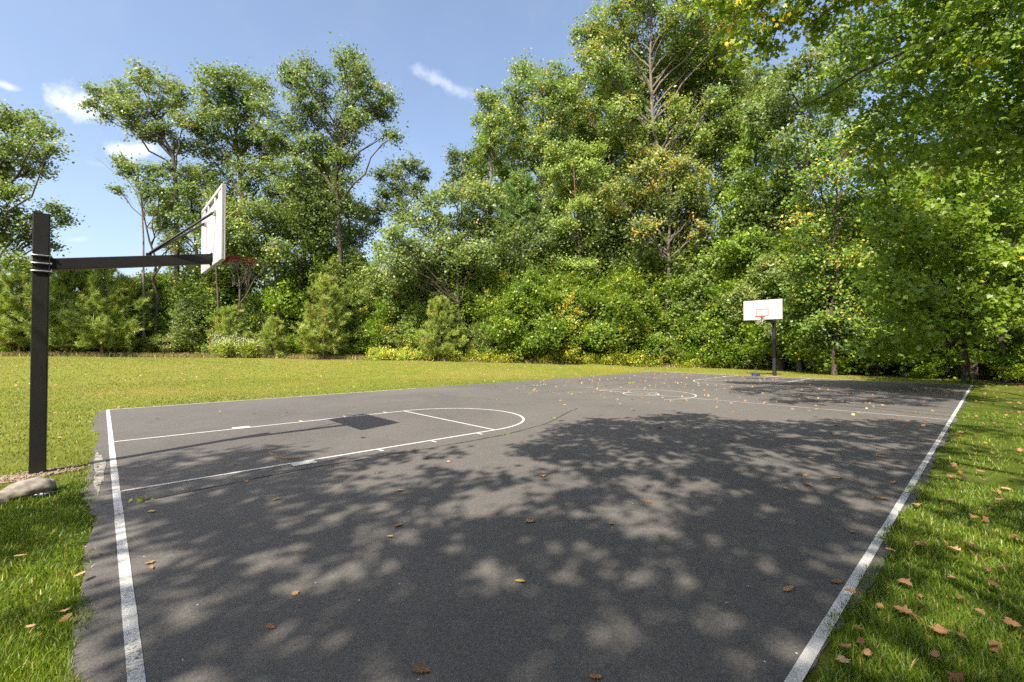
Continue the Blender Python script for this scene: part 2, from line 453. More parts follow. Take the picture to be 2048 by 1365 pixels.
def on_ground(px, d):
    p = at(px, 697, d)
    return np.array([p[0], p[1], float(hz(p[0], p[1]))])


# forest edge: pixel column and depth of the foot of the woods
EDGE_PX = np.array([-500, 0, 300, 560, 900, 1100, 1300, 1450, 1560, 1700, 1900, 2048, 2300, 2700], float)
EDGE_D = np.array([40, 40, 40, 40, 39, 38.5, 38, 36, 33, 30.5, 23.5, 19, 15, 11.5], float)


def edge_depth(px): return np.interp(px, EDGE_PX, EDGE_D)


# ---------------------------------------------------------------- ground
def axis_pts():
    a = np.concatenate([np.linspace(-700, -80, 16)[:-1], np.arange(-80, 110, 1.0), np.linspace(110, 700, 16)])
    return a


ax_ = axis_pts(); gx, gy = np.meshgrid(ax_, ax_, indexing='ij'); nx = len(ax_)
gz = hz(gx, gy)
incourt = (gx > 0.2) & (gx < 28.5) & (gy > -7.8) & (gy < 7.2)
gz = np.where(incourt, -0.06, gz)
GV = np.stack([gx, gy, gz], -1).reshape(-1, 3)
ii = (np.arange(nx - 1)[:, None] * nx + np.arange(nx - 1)[None]).ravel()
GF = np.stack([ii, ii + nx, ii + nx + 1, ii + 1], -1)
gme = np_mesh('ground', GV, [GF], smooth_=True)
p = to_px(GV); ed = edge_depth(p[:, 0])
wood = np.where(p[:, 2] > 2, np.clip((p[:, 2] - ed) / 2.0 + 0.5, 0, 1), 0)
behind = (GV[:, 1] < -13)
wood = np.where((p[:, 2] <= 2) & behind, 1, wood)
dist = np.linalg.norm(GV[:, :2] - CAM[:2], axis=1)
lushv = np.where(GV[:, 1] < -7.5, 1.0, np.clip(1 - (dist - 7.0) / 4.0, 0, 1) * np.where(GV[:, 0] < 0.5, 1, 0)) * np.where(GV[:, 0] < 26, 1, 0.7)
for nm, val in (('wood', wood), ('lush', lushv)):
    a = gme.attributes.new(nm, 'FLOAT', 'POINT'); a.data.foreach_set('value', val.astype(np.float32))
ground = tag(link('ground', gme, 'lawn'), 'mown lawn of yellow-green grass running back to the woods', kind='structure')

# ---------------------------------------------------------------- court
CX0, CX1, CY0, CY1 = -0.235, 28.85, -8.15, 7.58
BASE_X, FAR_X, SIDE_N, SIDE_F, MID_X = 0.0, 28.74, -8.08, 7.50, 14.37
KEYL, KEYW = 5.763, 1.865


def ragged_outline():
    pts = []
    r = np.random.default_rng(3)

    def edge(a, b, step=0.13, amp=0.035):
        a = np.array(a); b = np.array(b); L = np.linalg.norm(b - a); n = int(L / step)
        t_ = np.linspace(0, 1, n, endpoint=False)
        nn = np.array([-(b - a)[1], (b - a)[0]]) / L
        w = np.convolve(r.normal(size=n + 8), np.ones(7) / 2.6, 'same')[4:-4] * amp + r.normal(size=n) * amp * 0.35
        w[0] = 0
        for k in range(n):
            pts.append(a + (b - a) * t_[k] + nn * w[k])
    edge((CX0, CY0), (CX1, CY0)); edge((CX1, CY0), (CX1, CY1 - 0.8))
    edge((CX1, CY1 - .8), (CX1 - 1.2, CY1)); edge((CX1 - 1.2, CY1), (0.1, CY1)); edge((0.1, CY1), (CX0, CY1 - 0.35)); edge((CX0, CY1 - 0.35), (CX0, CY0))
    return pts


ol = ragged_outline(); nO = len(ol)
bm = bmesh.new()
top = [bm.verts.new((q[0], q[1], 0.0)) for q in ol]
bot = [bm.verts.new((q[0], q[1], -0.07)) for q in ol]
bm.faces.new(top)
for k in range(nO):
    bm.faces.new((top[k], bot[k], bot[(k + 1) % nO], top[(k + 1) % nO]))
me = bpy.data.meshes.new('court'); bm.to_mesh(me); bm.free()
court = tag(link('court', me, 'asphalt'), 'aged grey asphalt basketball court with worn white lines', kind='structure')


def strip(name, poly, mat='court_paint', z=0.004, label=None):
    me = bpy.data.meshes.new(name)
    me.from_pydata([(x, y, z) for x, y in poly], [], [list(range(len(poly)))]); me.update()
    o = link(name, me, mat, court)
    if label: o['label'] = label
    return o


def line_strip(name, a, b, w, mat='court_paint', z=0.004, wob=0.0012, seed=0):
    a = np.array(a, float); b = np.array(b, float); L = np.linalg.norm(b - a); n = max(2, int(L / 0.25))
    nn = np.array([-(b - a)[1], (b - a)[0]]) / L; r = np.random.default_rng(seed + 5)
    t_ = np.linspace(0, 1, n + 1)
    V = []
    for k in range(n + 1):
        c = a + (b - a) * t_[k]
        V.append((*(c + nn * (w / 2 + r.normal() * wob)), z)); V.append((*(c - nn * (w / 2 + r.normal() * wob)), z))
    F = [(2 * k, 2 * k + 1, 2 * k + 3, 2 * k + 2) for k in range(n)]
    me = bpy.data.meshes.new(name); me.from_pydata(V, [], F); me.update()
    return link(name, me, mat, court)


def arc_strip(name, c, r, a0, a1, w, mat='court_paint', z=0.004, n=64):
    V = []; rr = np.random.default_rng(int(c[0] * 10) + 1)
    for k in range(n + 1):
        th = a0 + (a1 - a0) * k / n; ww = w / 2 + rr.normal() * 0.0015
        for s in (1, -1):
            V.append((c[0] + (r + s * ww) * math.cos(th), c[1] + (r + s * ww) * math.sin(th), z))
    F = [(2 * k, 2 * k + 1, 2 * k + 3, 2 * k + 2) for k in range(n)]
    me = bpy.data.meshes.new(name); me.from_pydata(V, [], F); me.update()
    return link(name, me, mat, court)


line_strip('baseline', (BASE_X, SIDE_N - .2 + .2), (BASE_X, SIDE_F + 0.03), 0.070, z=0.004)
line_strip('baseline', (FAR_X, SIDE_N), (FAR_X, SIDE_F - 1.0), 0.10, 'thin_paint', z=0.004)
line_strip('sideline', (0.037, SIDE_N), (FAR_X - 0.055, SIDE_N), 0.062, z=0.0045)
line_strip('sideline', (0.055, SIDE_F), (9.5, SIDE_F), 0.06, 'thin_paint', z=0.0045)
for (bx, sg) in ((BASE_X, 1), (FAR_X, -1)):
    mt = 'lane_paint' if sg > 0 else 'thin_paint'
    x0 = bx + sg * 0.037; x1 = bx + sg * KEYL
    for s in (1, -1):
        line_strip('lane_line', (x0, s * KEYW), (x1 - sg * 0.026, s * KEYW), 0.058, mt, z=0.0052, seed=s)
        blk = [(bx + sg * 1.87, s * (KEYW + .026)), (bx + sg * 2.19, s * (KEYW + .026)), (bx + sg * 2.19, s * (KEYW + .20)), (bx + sg * 1.87, s * (KEYW + .20))]
        strip('lane_block', blk, mt, 0.006)
        for tx in (3.22, 4.23, 5.28):
            line_strip('lane_tick', (bx + sg * tx, s * (KEYW + .026)), (bx + sg * tx, s * (KEYW + .19)), 0.05, mt, z=0.006)
    line_strip('free_throw_line', (x1, -KEYW - .026), (x1, KEYW + .026), 0.05, mt, z=0.0056)
    a0 = -math.pi / 2 if sg > 0 else math.pi / 2
    arc_strip('free_throw_arc', (x1 + sg * .026, 0), KEYW, a0, a0 + math.pi, 0.056, mt, z=0.0052)
arc_strip('centre_circle', (MID_X, 0), KEYW, -2.2, 1.6, 0.05, 'court_paint', z=0.0052)
arc_strip('centre_circle', (MID_X, 0), 0.62, 0, 2 * math.pi, 0.05, 'court_paint', z=0.0052)
line_strip('half_court_line', (MID_X, SIDE_N + 0.06), (MID_X, 2.0), 0.045, 'thin_paint', z=0.006)

# cracks with weeds
crack_paths = [[(0.2, -2.45), (2.15, -2.33), (4.0, -2.36), (5.6, -2.3), (7.4, -1.9), (9.6, -0.9)], [(7.4, 5.6), (8.6, 4.26), (9.2, 2.3), (9.9, .6)],
               [(11.0, 2.9), (13.2, 2.6), (17.2, 2.8), (20.5, 3.4)], [(12.2, .6), (12.9, 2.1), (13.6, 4.6), (14.6, 6.6)], [(10.0, 5.8), (13, 4.9), (17, 5.1)]]
rk = np.random.default_rng(5)
weed_c = []
for path in crack_paths:
    path = np.array(path); seg = np.linalg.norm(np.diff(path, axis=0), axis=1); L = seg.sum(); cum = np.r_[0, np.cumsum(seg)]
    n = int(L / 0.12); s = np.linspace(0, L, n); xs = np.interp(s, cum, path[:, 0]); ys = np.interp(s, cum, path[:, 1])
    wob = np.cumsum(rk.normal(size=n)) * 0.012; wob -= np.linspace(wob[0], wob[-1], n); ys = ys + wob
    V = []; F = []
    for k in range(n):
        w = 0.006 + 0.008 * rk.random()
        V += [(xs[k], ys[k] + w, 0.0068), (xs[k], ys[k] - w, 0.0068)]
        if k: F.append((2 * k - 2, 2 * k - 1, 2 * k + 1, 2 * k))
    me = bpy.data.meshes.new('crack'); me.from_pydata(V, [], F); me.update(); link('crack', me, 'crack_dirt', court)
    for k in range(n):
        if rk.random() < 0.07 * (1 + math.sin(k * .23)): weed_c.append((xs[k], ys[k], 0))

# pale silt washed over the near edge of the asphalt
r = np.random.default_rng(8)
poly = []
for th in np.linspace(0, 2 * np.pi, 40, endpoint=False):
    q = 1 + 0.22 * math.sin(3 * th + 1) + 0.12 * math.sin(7 * th) + r.normal() * 0.06
    poly.append((-0.15 + 0.06 * q * math.cos(th), -0.35 + 1.25 * q * math.sin(th)))
o = strip('silt_patch', poly, 'pale_silt', 0.0042)


def blob_sheet(name, cx, cy_, rx, ry, mat, dz, label, seed, rot=0.0):
    r = np.random.default_rng(seed); n = 46; ph = r.random(4) * 6
    V = []; ring = 7
    for j in range(ring + 1):
        for k in range(n):
            th = 2 * np.pi * k / n
            q = (1 + 0.16 * math.sin(2 * th + ph[0]) + 0.12 * math.sin(5 * th + ph[1]) + 0.07 * math.sin(11 * th + ph[2])) * j / ring
            x, y = rx * q * math.cos(th), ry * q * math.sin(th)
            x, y = x * math.cos(rot) - y * math.sin(rot) + cx, x * math.sin(rot) + y * math.cos(rot) + cy_
            V.append((x, y, float(hz(x, y)) + dz * (1.6 - j / ring)))
    F = [(j * n + k, j * n + (k + 1) % n, (j + 1) * n + (k + 1) % n, (j + 1) * n + k) for j in range(ring) for k in range(n)]
    me = np_mesh(name, V, [np.array(F)], smooth_=True)
    return tag(link(name, me, mat), label, kind='structure')


blob_sheet('bare_soil', -0.86, -0.12, 0.60, 0.24, 'bare_soil', 0.012, 'bare gravelly soil around the foot of the hoop post', 4, 0.1)
blob_sheet('bare_soil', -1.9, -0.2, 0.9, 0.28, 'bare_soil', 0.012, 'worn dirt track beside the hoop post', 6, 0.05)
blob_sheet('bare_soil', 28.98, 0.15, 0.12, 0.45, 'bare_soil', 0.02, 'bare pale soil at the foot of the far hoop post', 9)

# ---------------------------------------------------------------- basketball hoops


def box_bm(bm, c, s, rot=None, bevel=0.0):
    r = bmesh.ops.create_cube(bm, size=1.0)
    vs_ = r['verts']
    bmesh.ops.scale(bm, vec=s, verts=vs_)
    if bevel:
        es = list({e for v in vs_ for e in v.link_edges})
        rb = bmesh.ops.bevel(bm, geom=es, offset=bevel, segments=2, affect='EDGES', profile=0.6)
        vs_ = list({v for f in rb['faces'] for v in f.verts} | {v for v in vs_ if v.is_valid})
        # gather the whole island
        seen = set(vs_); stack = list(vs_)
        while stack:
            v = stack.pop()
            for e in v.link_edges:
                w = e.other_vert(v)
                if w not in seen: seen.add(w); stack.append(w)
        vs_ = list(seen)
    if rot is not None: bmesh.ops.rotate(bm, cent=(0, 0, 0), matrix=rot, verts=vs_)
    bmesh.ops.translate(bm, vec=c, verts=vs_)


def box(name, c, s, mat, parent, rot=None, bevel=0.0):
    bm = bmesh.new(); box_bm(bm, c, s, rot, bevel)
    me = bpy.data.meshes.new(name); bm.to_mesh(me); bm.free()
    return link(name, me, mat, parent)


def tube(name, pts, rad, mat, parent, sides=10):
    T = Tubes(); T.add(pts, rad, sides); me = T.mesh(name)
    return link(name, me, mat, parent)


def hoop(base, sx, label, D, detail_front):
    """post at base; arm points along sx*X. D: dimensions, heights measured from the post foot."""
    root = tag(empty('basketball_hoop', base), label, 'basketball hoop', 'basketball hoops at the two ends of the court')
    s = D['post']; H = D['h']
    post = box('post', (0, 0, (H - 0.3) / 2), (s, s, H + 0.3), 'black_paint', root, bevel=0.008)
    box('post_cap', (0, 0, H + 0.004), (s * 1.02, s * 1.02, 0.012), 'black_paint', post, bevel=0.003)
    z0, z1, xb, a = D['z0'], D['z1'], D['xb'], D['arm']      # arm centre at post / at board, board back x, arm size
    xs = s / 2 + 0.012
    L = math.hypot(xb - xs, z1 - z0); ang = -math.atan2(z1 - z0, (xb - xs) * 1.0)
    rot = Matrix.Rotation(ang, 3, 'Y')
    if sx < 0:
        rot = Matrix.Rotation(math.pi, 3, 'Z') @ rot
    arm = box('arm', (sx * (xs + xb) / 2, 0, (z0 + z1) / 2), (L, a, a), 'black_paint', root, rot, bevel=0.006)
    box('mounting_plate', (sx * (s / 2 + 0.007), 0, z0), (0.012, s * 1.25, a * 1.9), 'black_paint', arm, bevel=0.003)
    for k, dz in enumerate((-0.105, 0.0, 0.105)):            # U-bolts round the post
        hw = s / 2 + 0.012; r_ = 0.0085; zz = z0 + dz
        bar = s / 2 + 0.030
        pts = [(sx * bar, -hw, zz), (-sx * hw, -hw, zz), (-sx * (hw), -hw, zz), (-sx * hw, hw, zz), (sx * bar, hw, zz)]
        pts = [(sx * bar, -hw, zz), (0, -hw, zz), (-sx * (hw - .012), -hw, zz), (-sx * hw, -hw + .012, zz), (-sx * hw, hw - .012, zz), (-sx * (hw - .012), hw, zz), (0, hw, zz), (sx * bar, hw, zz)]
        ub = tube('clamp_bolt', pts, r_, 'galvanised', root)
        for sgn in (-1, 1):
            tube('nut', [(sx * (s / 2 + .014), sgn * hw, zz), (sx * (s / 2 + .030), sgn * hw, zz)], 0.017, 'galvanised', ub, 6)
    # braces from the arm to the upper back of the board
    bx = D['brace_x']; zarm = z0 + (z1 - z0) * (bx - xs) / (xb - xs) + a / 2
    bl = box('brace_lug', (sx * bx, 0, zarm + 0.022), (0.07, 0.075, 0.05), 'black_paint', root, bevel=0.006)
    W, Hb, zb, th, yc = D['W'], D['H'], D['zb'], D['th'], D['yc']
    for sgn in (-1, 1):
        ye = yc + sgn * D['brace_y']; ze = zb + Hb * 0.70
        p0 = np.array((sx * bx, sgn * 0.045, zarm + 0.04)); p1 = np.array((sx * (xb - 0.03), ye, ze))
        d = (p1 - p0)
        br = tube('brace', [p0, p0 + d * .03, p0 + d * .05, p0 + d * .95, p0 + d * .97, p1], [0.013, 0.015, 0.019, 0.019, 0.022, 0.024], 'black_paint', root)
        box('bracket', (sx * (xb - 0.018), ye, ze), (0.036, 0.05, 0.10), 'board_white', root, bevel=0.005)
        tube('bolt', [(sx * (xb - 0.03), ye - 0.04, ze), (sx * (xb - 0.03), ye + 0.04, ze)], 0.010, 'galvanised', br, 8)
    # board: front sheet, raised rim and moulded ribs behind
    bz = zb + Hb / 2
    bd = box('backboard', (sx * (xb + th - 0.011), yc, bz), (0.022, W, Hb), 'board_white', root, bevel=0.006)
    fb = bmesh.new(); fw = 0.055; dep = th - 0.024
    cx = sx * (xb + dep / 2)
    box_bm(fb, (cx, yc, zb + Hb - fw / 2 - .002), (dep, W - .006, fw), bevel=0.006)
    box_bm(fb, (cx, yc, zb + fw / 2 + .002), (dep, W - .006, fw), bevel=0.006)
    for sgn in (-1, 1):
        box_bm(fb, (cx, yc + sgn * (W / 2 - fw / 2 - .003), bz), (dep - .002, fw, Hb - 2 * fw - .008), bevel=0.006)
    me = bpy.data.meshes.new('edge_frame'); fb.to_mesh(me); fb.free(); link('edge_frame', me, 'board_edge' if False else 'board_white', bd)
    iw = (W - 2 * fw)
    hp = Hb - 2 * fw
    box('moulded_panel', (sx * (xb + dep / 2 + .003), yc, bz - 0.05), (dep - .006, iw - .006, hp - 0.106), 'board_white', bd, bevel=0.012)
    for u in (-0.40, -0.17, 0.17, 0.40):                     # short ribs between the slots under the top edge
        box('rib', (sx * (xb + dep / 2 + .004), yc + u * iw, bz + hp / 2 - 0.052), (dep - .008, (0.10 if abs(u) > .3 else .05) * iw, 0.098), 'board_white', bd, bevel=0.006)
    box('end_plate', (sx * (xb - 0.006), 0, z1), (0.012, a * 1.15, a * 1.25), 'black_paint', arm, bevel=0.003)
    # rim, neck, net
    rr = D['rim']; zr = D['zr']; xf = xb + th; xc = xf + D['neck'] + rr
    th_ = np.linspace(0, 2 * np.pi, 41)
    rim = tube('rim', [(sx * (xc + rr * math.cos(q)), rr * math.sin(q), zr) for q in th_], 0.0125, 'rim_red', root, 10)
    tube('rim_ring', [(sx * (xc + (rr + .002) * math.cos(q)), (rr + .002) * math.sin(q), zr - 0.030) for q in th_], 0.009, 'rim_red', rim, 8)
    box('rim_bracket', (sx * (xf + 0.008), 0, zr - 0.04), (0.016, 0.14, 0.17), 'rim_red', rim, bevel=0.004)
    nb = bmesh.new()
    box_bm(nb, (sx * (xf + D['neck'] / 2 + 0.01), 0, zr - 0.008), (D['neck'] + 0.04, 0.11, 0.012))
    for sgn in (-1, 1):
        box_bm(nb, (sx * (xf + D['neck'] / 2 + .01), sgn * .05, zr - 0.045), (D['neck'] + .03, 0.008, 0.062))
    me = bpy.data.meshes.new('rim_neck'); nb.to_mesh(me); nb.free(); link('rim_neck', me, 'rim_red', rim)
    NT = Tubes(); nr = np.random.default_rng(int(abs(base[0]) * 10) + 2); cols, rows = 12, 6
    grid = {}
    for j in range(rows + 1):
        rad = rr * (1.0, .90, .80, .70, .62, .57, .56)[j]; zz = zr - 0.015 - (0, .055, .125, .205, .29, .375, .45)[j]
        for k in range(cols * 2):
            q = 2 * np.pi * k / (cols * 2)
            grid[j, k] = np.array((sx * (xc + rad * math.cos(q)), rad * math.sin(q), zz)) + nr.normal(size=3) * (0.0 if j == 0 else 0.009)
    for j in range(rows):
        for k in range(0, cols * 2):
            if (k + j) % 2 == 0:
                for dk in (-1, 1):
                    if D['ragged'] and j > 1 and nr.random() < 0.5: continue
                    p0 = grid[j, k]; p1 = grid[j + 1, (k + dk) % (cols * 2)]
                    NT.add([p0, (p0 + p1) / 2 + nr.normal(size=3) * .004, p1], 0.0026, 4)
    me = NT.mesh('net'); link('net', me, 'net_cord', root)
    if detail_front:
        tw, thh, lw = D['W'] * 0.315, D['W'] * 0.21, 0.045; zt = zr + 0.02 + thh / 2
        fr = bmesh.new(); xx = sx * (xf + 0.0025)
        for (yy, zz, sy, sz) in ((0, zt + thh / 2 - lw / 2, tw, lw), (0, zt - thh / 2 + lw / 2, tw, lw), (-tw / 2 + lw / 2, zt, lw, thh - 2 * lw), (tw / 2 - lw / 2, zt, lw, thh - 2 * lw)):
            box_bm(fr, (xx, yc + yy, zz), (0.003, sy, sz))
        me = bpy.data.meshes.new('target_square'); fr.to_mesh(me); fr.free(); link('target_square', me, 'target_orange', bd)
    return root


D1 = dict(post=0.157, h=3.49, z0=2.82, z1=3.15, xb=1.93, arm=0.155, brace_x=1.13, brace_y=0.44, W=1.86, H=1.16, zb=3.03, th=0.06, yc=0.11, rim=0.23, neck=0.15, zr=3.20, ragged=True)
hoop((-0.76, -0.03, -0.01), 1, 'black steel hoop post seen side-on, white backboard and red rim, gravel at its foot', D1, True)
D2 = dict(post=0.165, h=3.86, z0=3.10, z1=3.36, xb=1.90, arm=0.16, brace_x=1.1, brace_y=0.45, W=2.0, H=1.10, zb=3.20, th=0.06, yc=0.0, rim=0.245, neck=0.16, zr=3.37, ragged=False)
hoop((29.16, 0.05, 0.08), -1, 'far hoop facing us with orange square on its white backboard, backed by the woods', D2, True)

# ---------------------------------------------------------------- vegetation builders


def clump_leaves(rng, clumps, crad, n, size, shape, tint0, tint_sd, up=0.7, droop=0.2, hot=0.0):
    """clumps (m,3): leaf clouds round each point"""
    m_ = len(clumps)
    sp = rng.uniform(.55, 1.55, m_)                     # loose and tight sprays
    cnt = rng.poisson(n * sp ** .8).clip(3)
    idx = np.repeat(np.arange(m_), cnt)
    tilt = rng.normal(size=(m_, 2)) * .5                # each spray lies on its own slope
    off = rng.normal(size=(len(idx), 3)) * np.array([1, 1, 0.42]) * (crad * sp[idx])[:, None]
    off[:, 2] += (off[:, :2] * tilt[idx]).sum(1)
    C = clumps[idx] + off
    ct = tint0 + rng.normal(size=m_) * tint_sd
    if hot > 0:
        ct = np.where(rng.random(m_) < hot, 0.9 + rng.random(m_) * 0.1, ct)
    tint = np.clip(ct[idx] + rng.normal(size=len(idx)) * 0.13, 0, 1)
    if hot > 0:
        tint = np.where(rng.random(len(idx)) < hot * 0.35, 0.95, tint)
    sz = size * (0.55 + 0.9 * rng.random(len(idx)))
    return leaves(C, sz, tint, rng, shape, up, droop)


def limb(T, rng, a, b, r0, r1, sag=0.0, k=6, sides=6, wob=0.04):
    a = np.asarray(a, float); b = np.asarray(b, float); L = np.linalg.norm(b - a)
    t_ = np.linspace(0, 1, k)[:, None]
    mid = a + (b - a) * 0.45 + np.array([0, 0, sag * L])
    P = (1 - t_) ** 2 * a + 2 * t_ * (1 - t_) * mid + t_ ** 2 * b
    P[1:-1] += rng.normal(size=(k - 2, 3)) * wob * L * 0.5
    T.add(P, np.linspace(r0, r1, k), sides)
    return P


def lobed_tree(name, label, cat, base, lobes, trunk_r, leaf='oak_leaf', bark='oak_bark', seed=0, clump=None, nleaf=58, size=0.21, shape='leaf',
               dens=1.0, hot=0.0, tint0=0.42, flat=0.85, twigs=7, group=None, top=None, lean=None, crad=0.34, trunk_pts=None, up=1.35, low=0.22, lmax=0.11, boughs=(), chain=False):
    """base: foot of the trunk; lobes: list of (centre xyz, radius). Parts: trunk (with limbs) and crown."""
    rng = np.random.default_rng(seed)
    base = np.asarray(base, float)
    C = np.array([l[0] for l in lobes], float) - base; R = np.array([l[1] for l in lobes], float)
    root = tag(empty(name, base), label, cat, group)
    T = Tubes()
    hi = C[np.argsort(C[:, 2])[-max(2, len(C) // 4):]].mean(0) if top is None else np.asarray(top) - base
    if trunk_pts is None:
        k = 11; t_ = np.linspace(0, 1, k)[:, None]
        cen = C.mean(0)
        midp = np.array([cen[0] * 0.35, cen[1] * 0.35, hi[2] * 0.5])
        tp = 2 * t_ * (1 - t_) * midp + t_ ** 2 * hi
        tp[1:-1] += rng.normal(size=(k - 2, 3)) * np.array([1, 1, 0]) * hi[2] * 0.008
    else:
        tp = np.array(trunk_pts, float) - base
    k = len(tp)
    tp[0] = (0, 0, -0.25)
    tr = trunk_r * (1 - 0.82 * np.linspace(0, 1, k) ** 1.1); tr[0] *= 1.45
    T.add(tp, tr * 0.85, 9)
    Ht = tp[-1][2]
    if chain:                                  # boughs branch from lobe to lobe, thickening towards the stem
        d0 = np.hypot(*(C - tp[-1])[:, :2].T) + 0.3 * np.abs(C[:, 2] - Ht * .7); order = np.argsort(d0); par = {}
        for a_, i in enumerate(order):
            if a_ == 0: par[i] = -1; continue
            dn = np.linalg.norm(C[order[:a_]] - C[i], axis=1); par[i] = order[int(np.argmin(dn))]
        load = np.ones(len(C))
        for i in order[::-1]:
            if par[i] >= 0: load[par[i]] += load[i]
        for i in order:
            if par[i] >= 0:
                limb(T, rng, C[par[i]], C[i], min(lmax, .010 + .006 * load[i] ** .6), .010, .05, 6, 5, .08)
            for _ in range(twigs):
                dv = unit(rng.normal(size=3)) * R[i] * rng.uniform(.5, .95)
                limb(T, rng, C[i], C[i] + dv, .010, .004, .05, 4, 3)
    for c, r_ in zip(C, R):
        if chain: break
        hd = np.hypot(*(c - np.array([np.interp(c[2], tp[:, 2], tp[:, 0]), np.interp(c[2], tp[:, 2], tp[:, 1]), 0]))[:2])
        za = np.clip(c[2] - hd * rng.uniform(0.7, 1.25) - r_ * 0.4, low * Ht, 0.93 * Ht)
        a = np.array([np.interp(za, tp[:, 2], tp[:, i]) for i in range(3)])
        ra = np.interp(za, tp[:, 2], tr)
        dl = np.linalg.norm(c - a)
        P = limb(T, rng, a, c, min(ra * 0.62, 0.02 + 0.022 * dl + 0.02, lmax), 0.03, 0.06, 7, 6)
        for _ in range(twigs):
            dv = unit(rng.normal(size=3)) * r_ * rng.uniform(.5, .95); dv[2] = abs(dv[2]) * 0.6 + dv[2] * 0.4
            s = P[rng.integers(3, 7)] if rng.random() < .6 else c
            limb(T, rng, s, c + dv, 0.028, 0.008, 0.05, 4, 3)
    for bp in boughs:
        T.add(np.array([at(*q) for q in bp]) - base, np.linspace(.06, .018, len(bp)), 7)
    link('trunk', T.mesh('trunk'), bark, root)
    cl = []
    for c, r_ in zip(C, R):
        n = int(dens * 10.5 * r_ ** 2) + 5
        v = unit(rng.normal(size=(n, 3))) * (rng.uniform(0.22, 1.0, n) ** 0.55)[:, None] * r_
        v[:, 2] *= flat
        v *= 1 + 0.18 * rng.normal(size=(n, 1))
        cl.append(c + v)
    cl = np.concatenate(cl)
    V, F, tn = clump_leaves(rng, cl, crad, nleaf, size, shape, tint0, 0.14, up=up, hot=hot)
    link('crown', np_mesh('crown', V, [F], tn), leaf, root)
    return root


def px_lobes(spec, d, spread, seed, scale=1.0):
    """(px, py, radius px) circles -> world lobes about depth d"""
    rng = np.random.default_rng(seed); out_ = []
    for s in spec:
        dd = (s[3] if len(s) > 3 else d + rng.uniform(-spread, spread))
        out_.append((at(s[0], s[1], dd), scale * s[2] * dd / FPX))
    return out_


def copy_tree(root, loc, rz, s, label, group=None):
    r = root.copy(); COL.objects.link(r)
    r.location = loc; r.rotation_euler = (0, 0, rz); r.scale = s if isinstance(s, (tuple, list)) else (s, s, s)
    r['label'] = label
    if group: r['group'] = group
    elif 'group' in r: del r['group']
    for ch in root.children:
        c = ch.copy(); COL.objects.link(c); c.parent = r
    return r


# ---- hero trees of the left clump
lobed_tree('oak_tree', 'tall oak with wide airy fan-shaped crown leaning out over the open sky', 'tree', on_ground(352, 44), px_lobes(
    [(205, 195, 24), (240, 178, 28), (282, 158, 26), (322, 168, 28), (262, 215, 28), (305, 212, 30), (345, 215, 28), (182, 212, 13), (368, 188, 24), (232, 212, 22),
     (210, 232, 14), (325, 262, 26), (290, 262, 24), (352, 288, 24), (372, 245, 24), (268, 248, 16)], 44, 2.5, 1), 0.36, seed=21, tint0=0.45, dens=0.85, low=0.5, crad=.29,
    trunk_pts=[on_ground(352, 44), at(352, 600, 44), at(354, 480, 44), at(352, 380, 44), at(346, 310, 44), at(320, 262, 44), at(295, 200, 44)])
lobed_tree('oak_tree', 'slender low-branched oak in front of the fan-crowned oak', 'tree', on_ground(318, 42), px_lobes(
    [(250, 335, 16), (270, 350, 22), (240, 318, 9), (300, 345, 22), (330, 345, 18), (232, 380, 13), (290, 385, 22), (325, 385, 20), (345, 420, 24), (375, 385, 20), (330, 450, 20), (372, 440, 22), (350, 480, 22)], 42, 2, 2), 0.17, seed=22, dens=0.9, crad=.28)
OLIVE = lobed_tree('oak_tree', 'dense olive-crowned oak whose crown rises straight above the backboard', 'tree', on_ground(497, 45), px_lobes(
    [(422, 158, 24), (455, 150, 26), (490, 165, 26), (520, 172, 22), (425, 195, 30), (468, 195, 32), (508, 205, 28), (440, 235, 32), (485, 245, 32), (530, 215, 24), (412, 235, 24),
     (425, 275, 28), (470, 285, 32), (510, 280, 26), (400, 300, 22), (440, 315, 26), (485, 330, 24), (410, 345, 20), (450, 360, 24), (500, 370, 20), (535, 260, 24), (540, 310, 24), (525, 345, 22), (395, 265, 18), (470, 400, 24), (520, 410, 24), (425, 390, 20)], 45, 3, 3), 0.42, seed=23, low=.35,
    trunk_pts=[on_ground(497, 45), at(497, 600, 45), at(496, 520, 45), at(490, 440, 45), at(480, 350, 45), at(470, 250, 45), at(465, 180, 45)])
lobed_tree('oak_tree', 'tallest leafy oak of the clump, notched double-topped crown with brown trunk', 'tree', on_ground(683, 43), px_lobes(
    [(580, 140, 20), (608, 128, 16), (575, 165, 18), (610, 165, 26), (645, 155, 20), (600, 205, 28), (640, 200, 26), (690, 125, 18), (708, 112, 15), (722, 140, 22), (700, 165, 28), (735, 175, 26),
     (768, 190, 20), (780, 205, 14), (745, 215, 26), (705, 210, 28), (765, 232, 18), (672, 240, 30), (720, 250, 24), (625, 245, 30), (582, 250, 26), (690, 280, 28), (775, 268, 10), (790, 272, 7),
     (640, 290, 28), (595, 295, 26), (680, 318, 24), (650, 335, 24), (610, 345, 24), (580, 330, 20), (690, 360, 18), (560, 290, 24), (620, 385, 26), (660, 395, 24), (575, 370, 24), (700, 320, 18), (640, 430, 24), (700, 420, 20), (590, 420, 22)], 43, 3, 4), 0.36, bark='oak_bark', seed=24, tint0=.40, low=.45,
    trunk_pts=[on_ground(683, 43), at(683, 600, 43), at(680, 500, 43), at(676, 420, 43), at(672, 350, 43), at(690, 260, 43), at(705, 180, 43)])
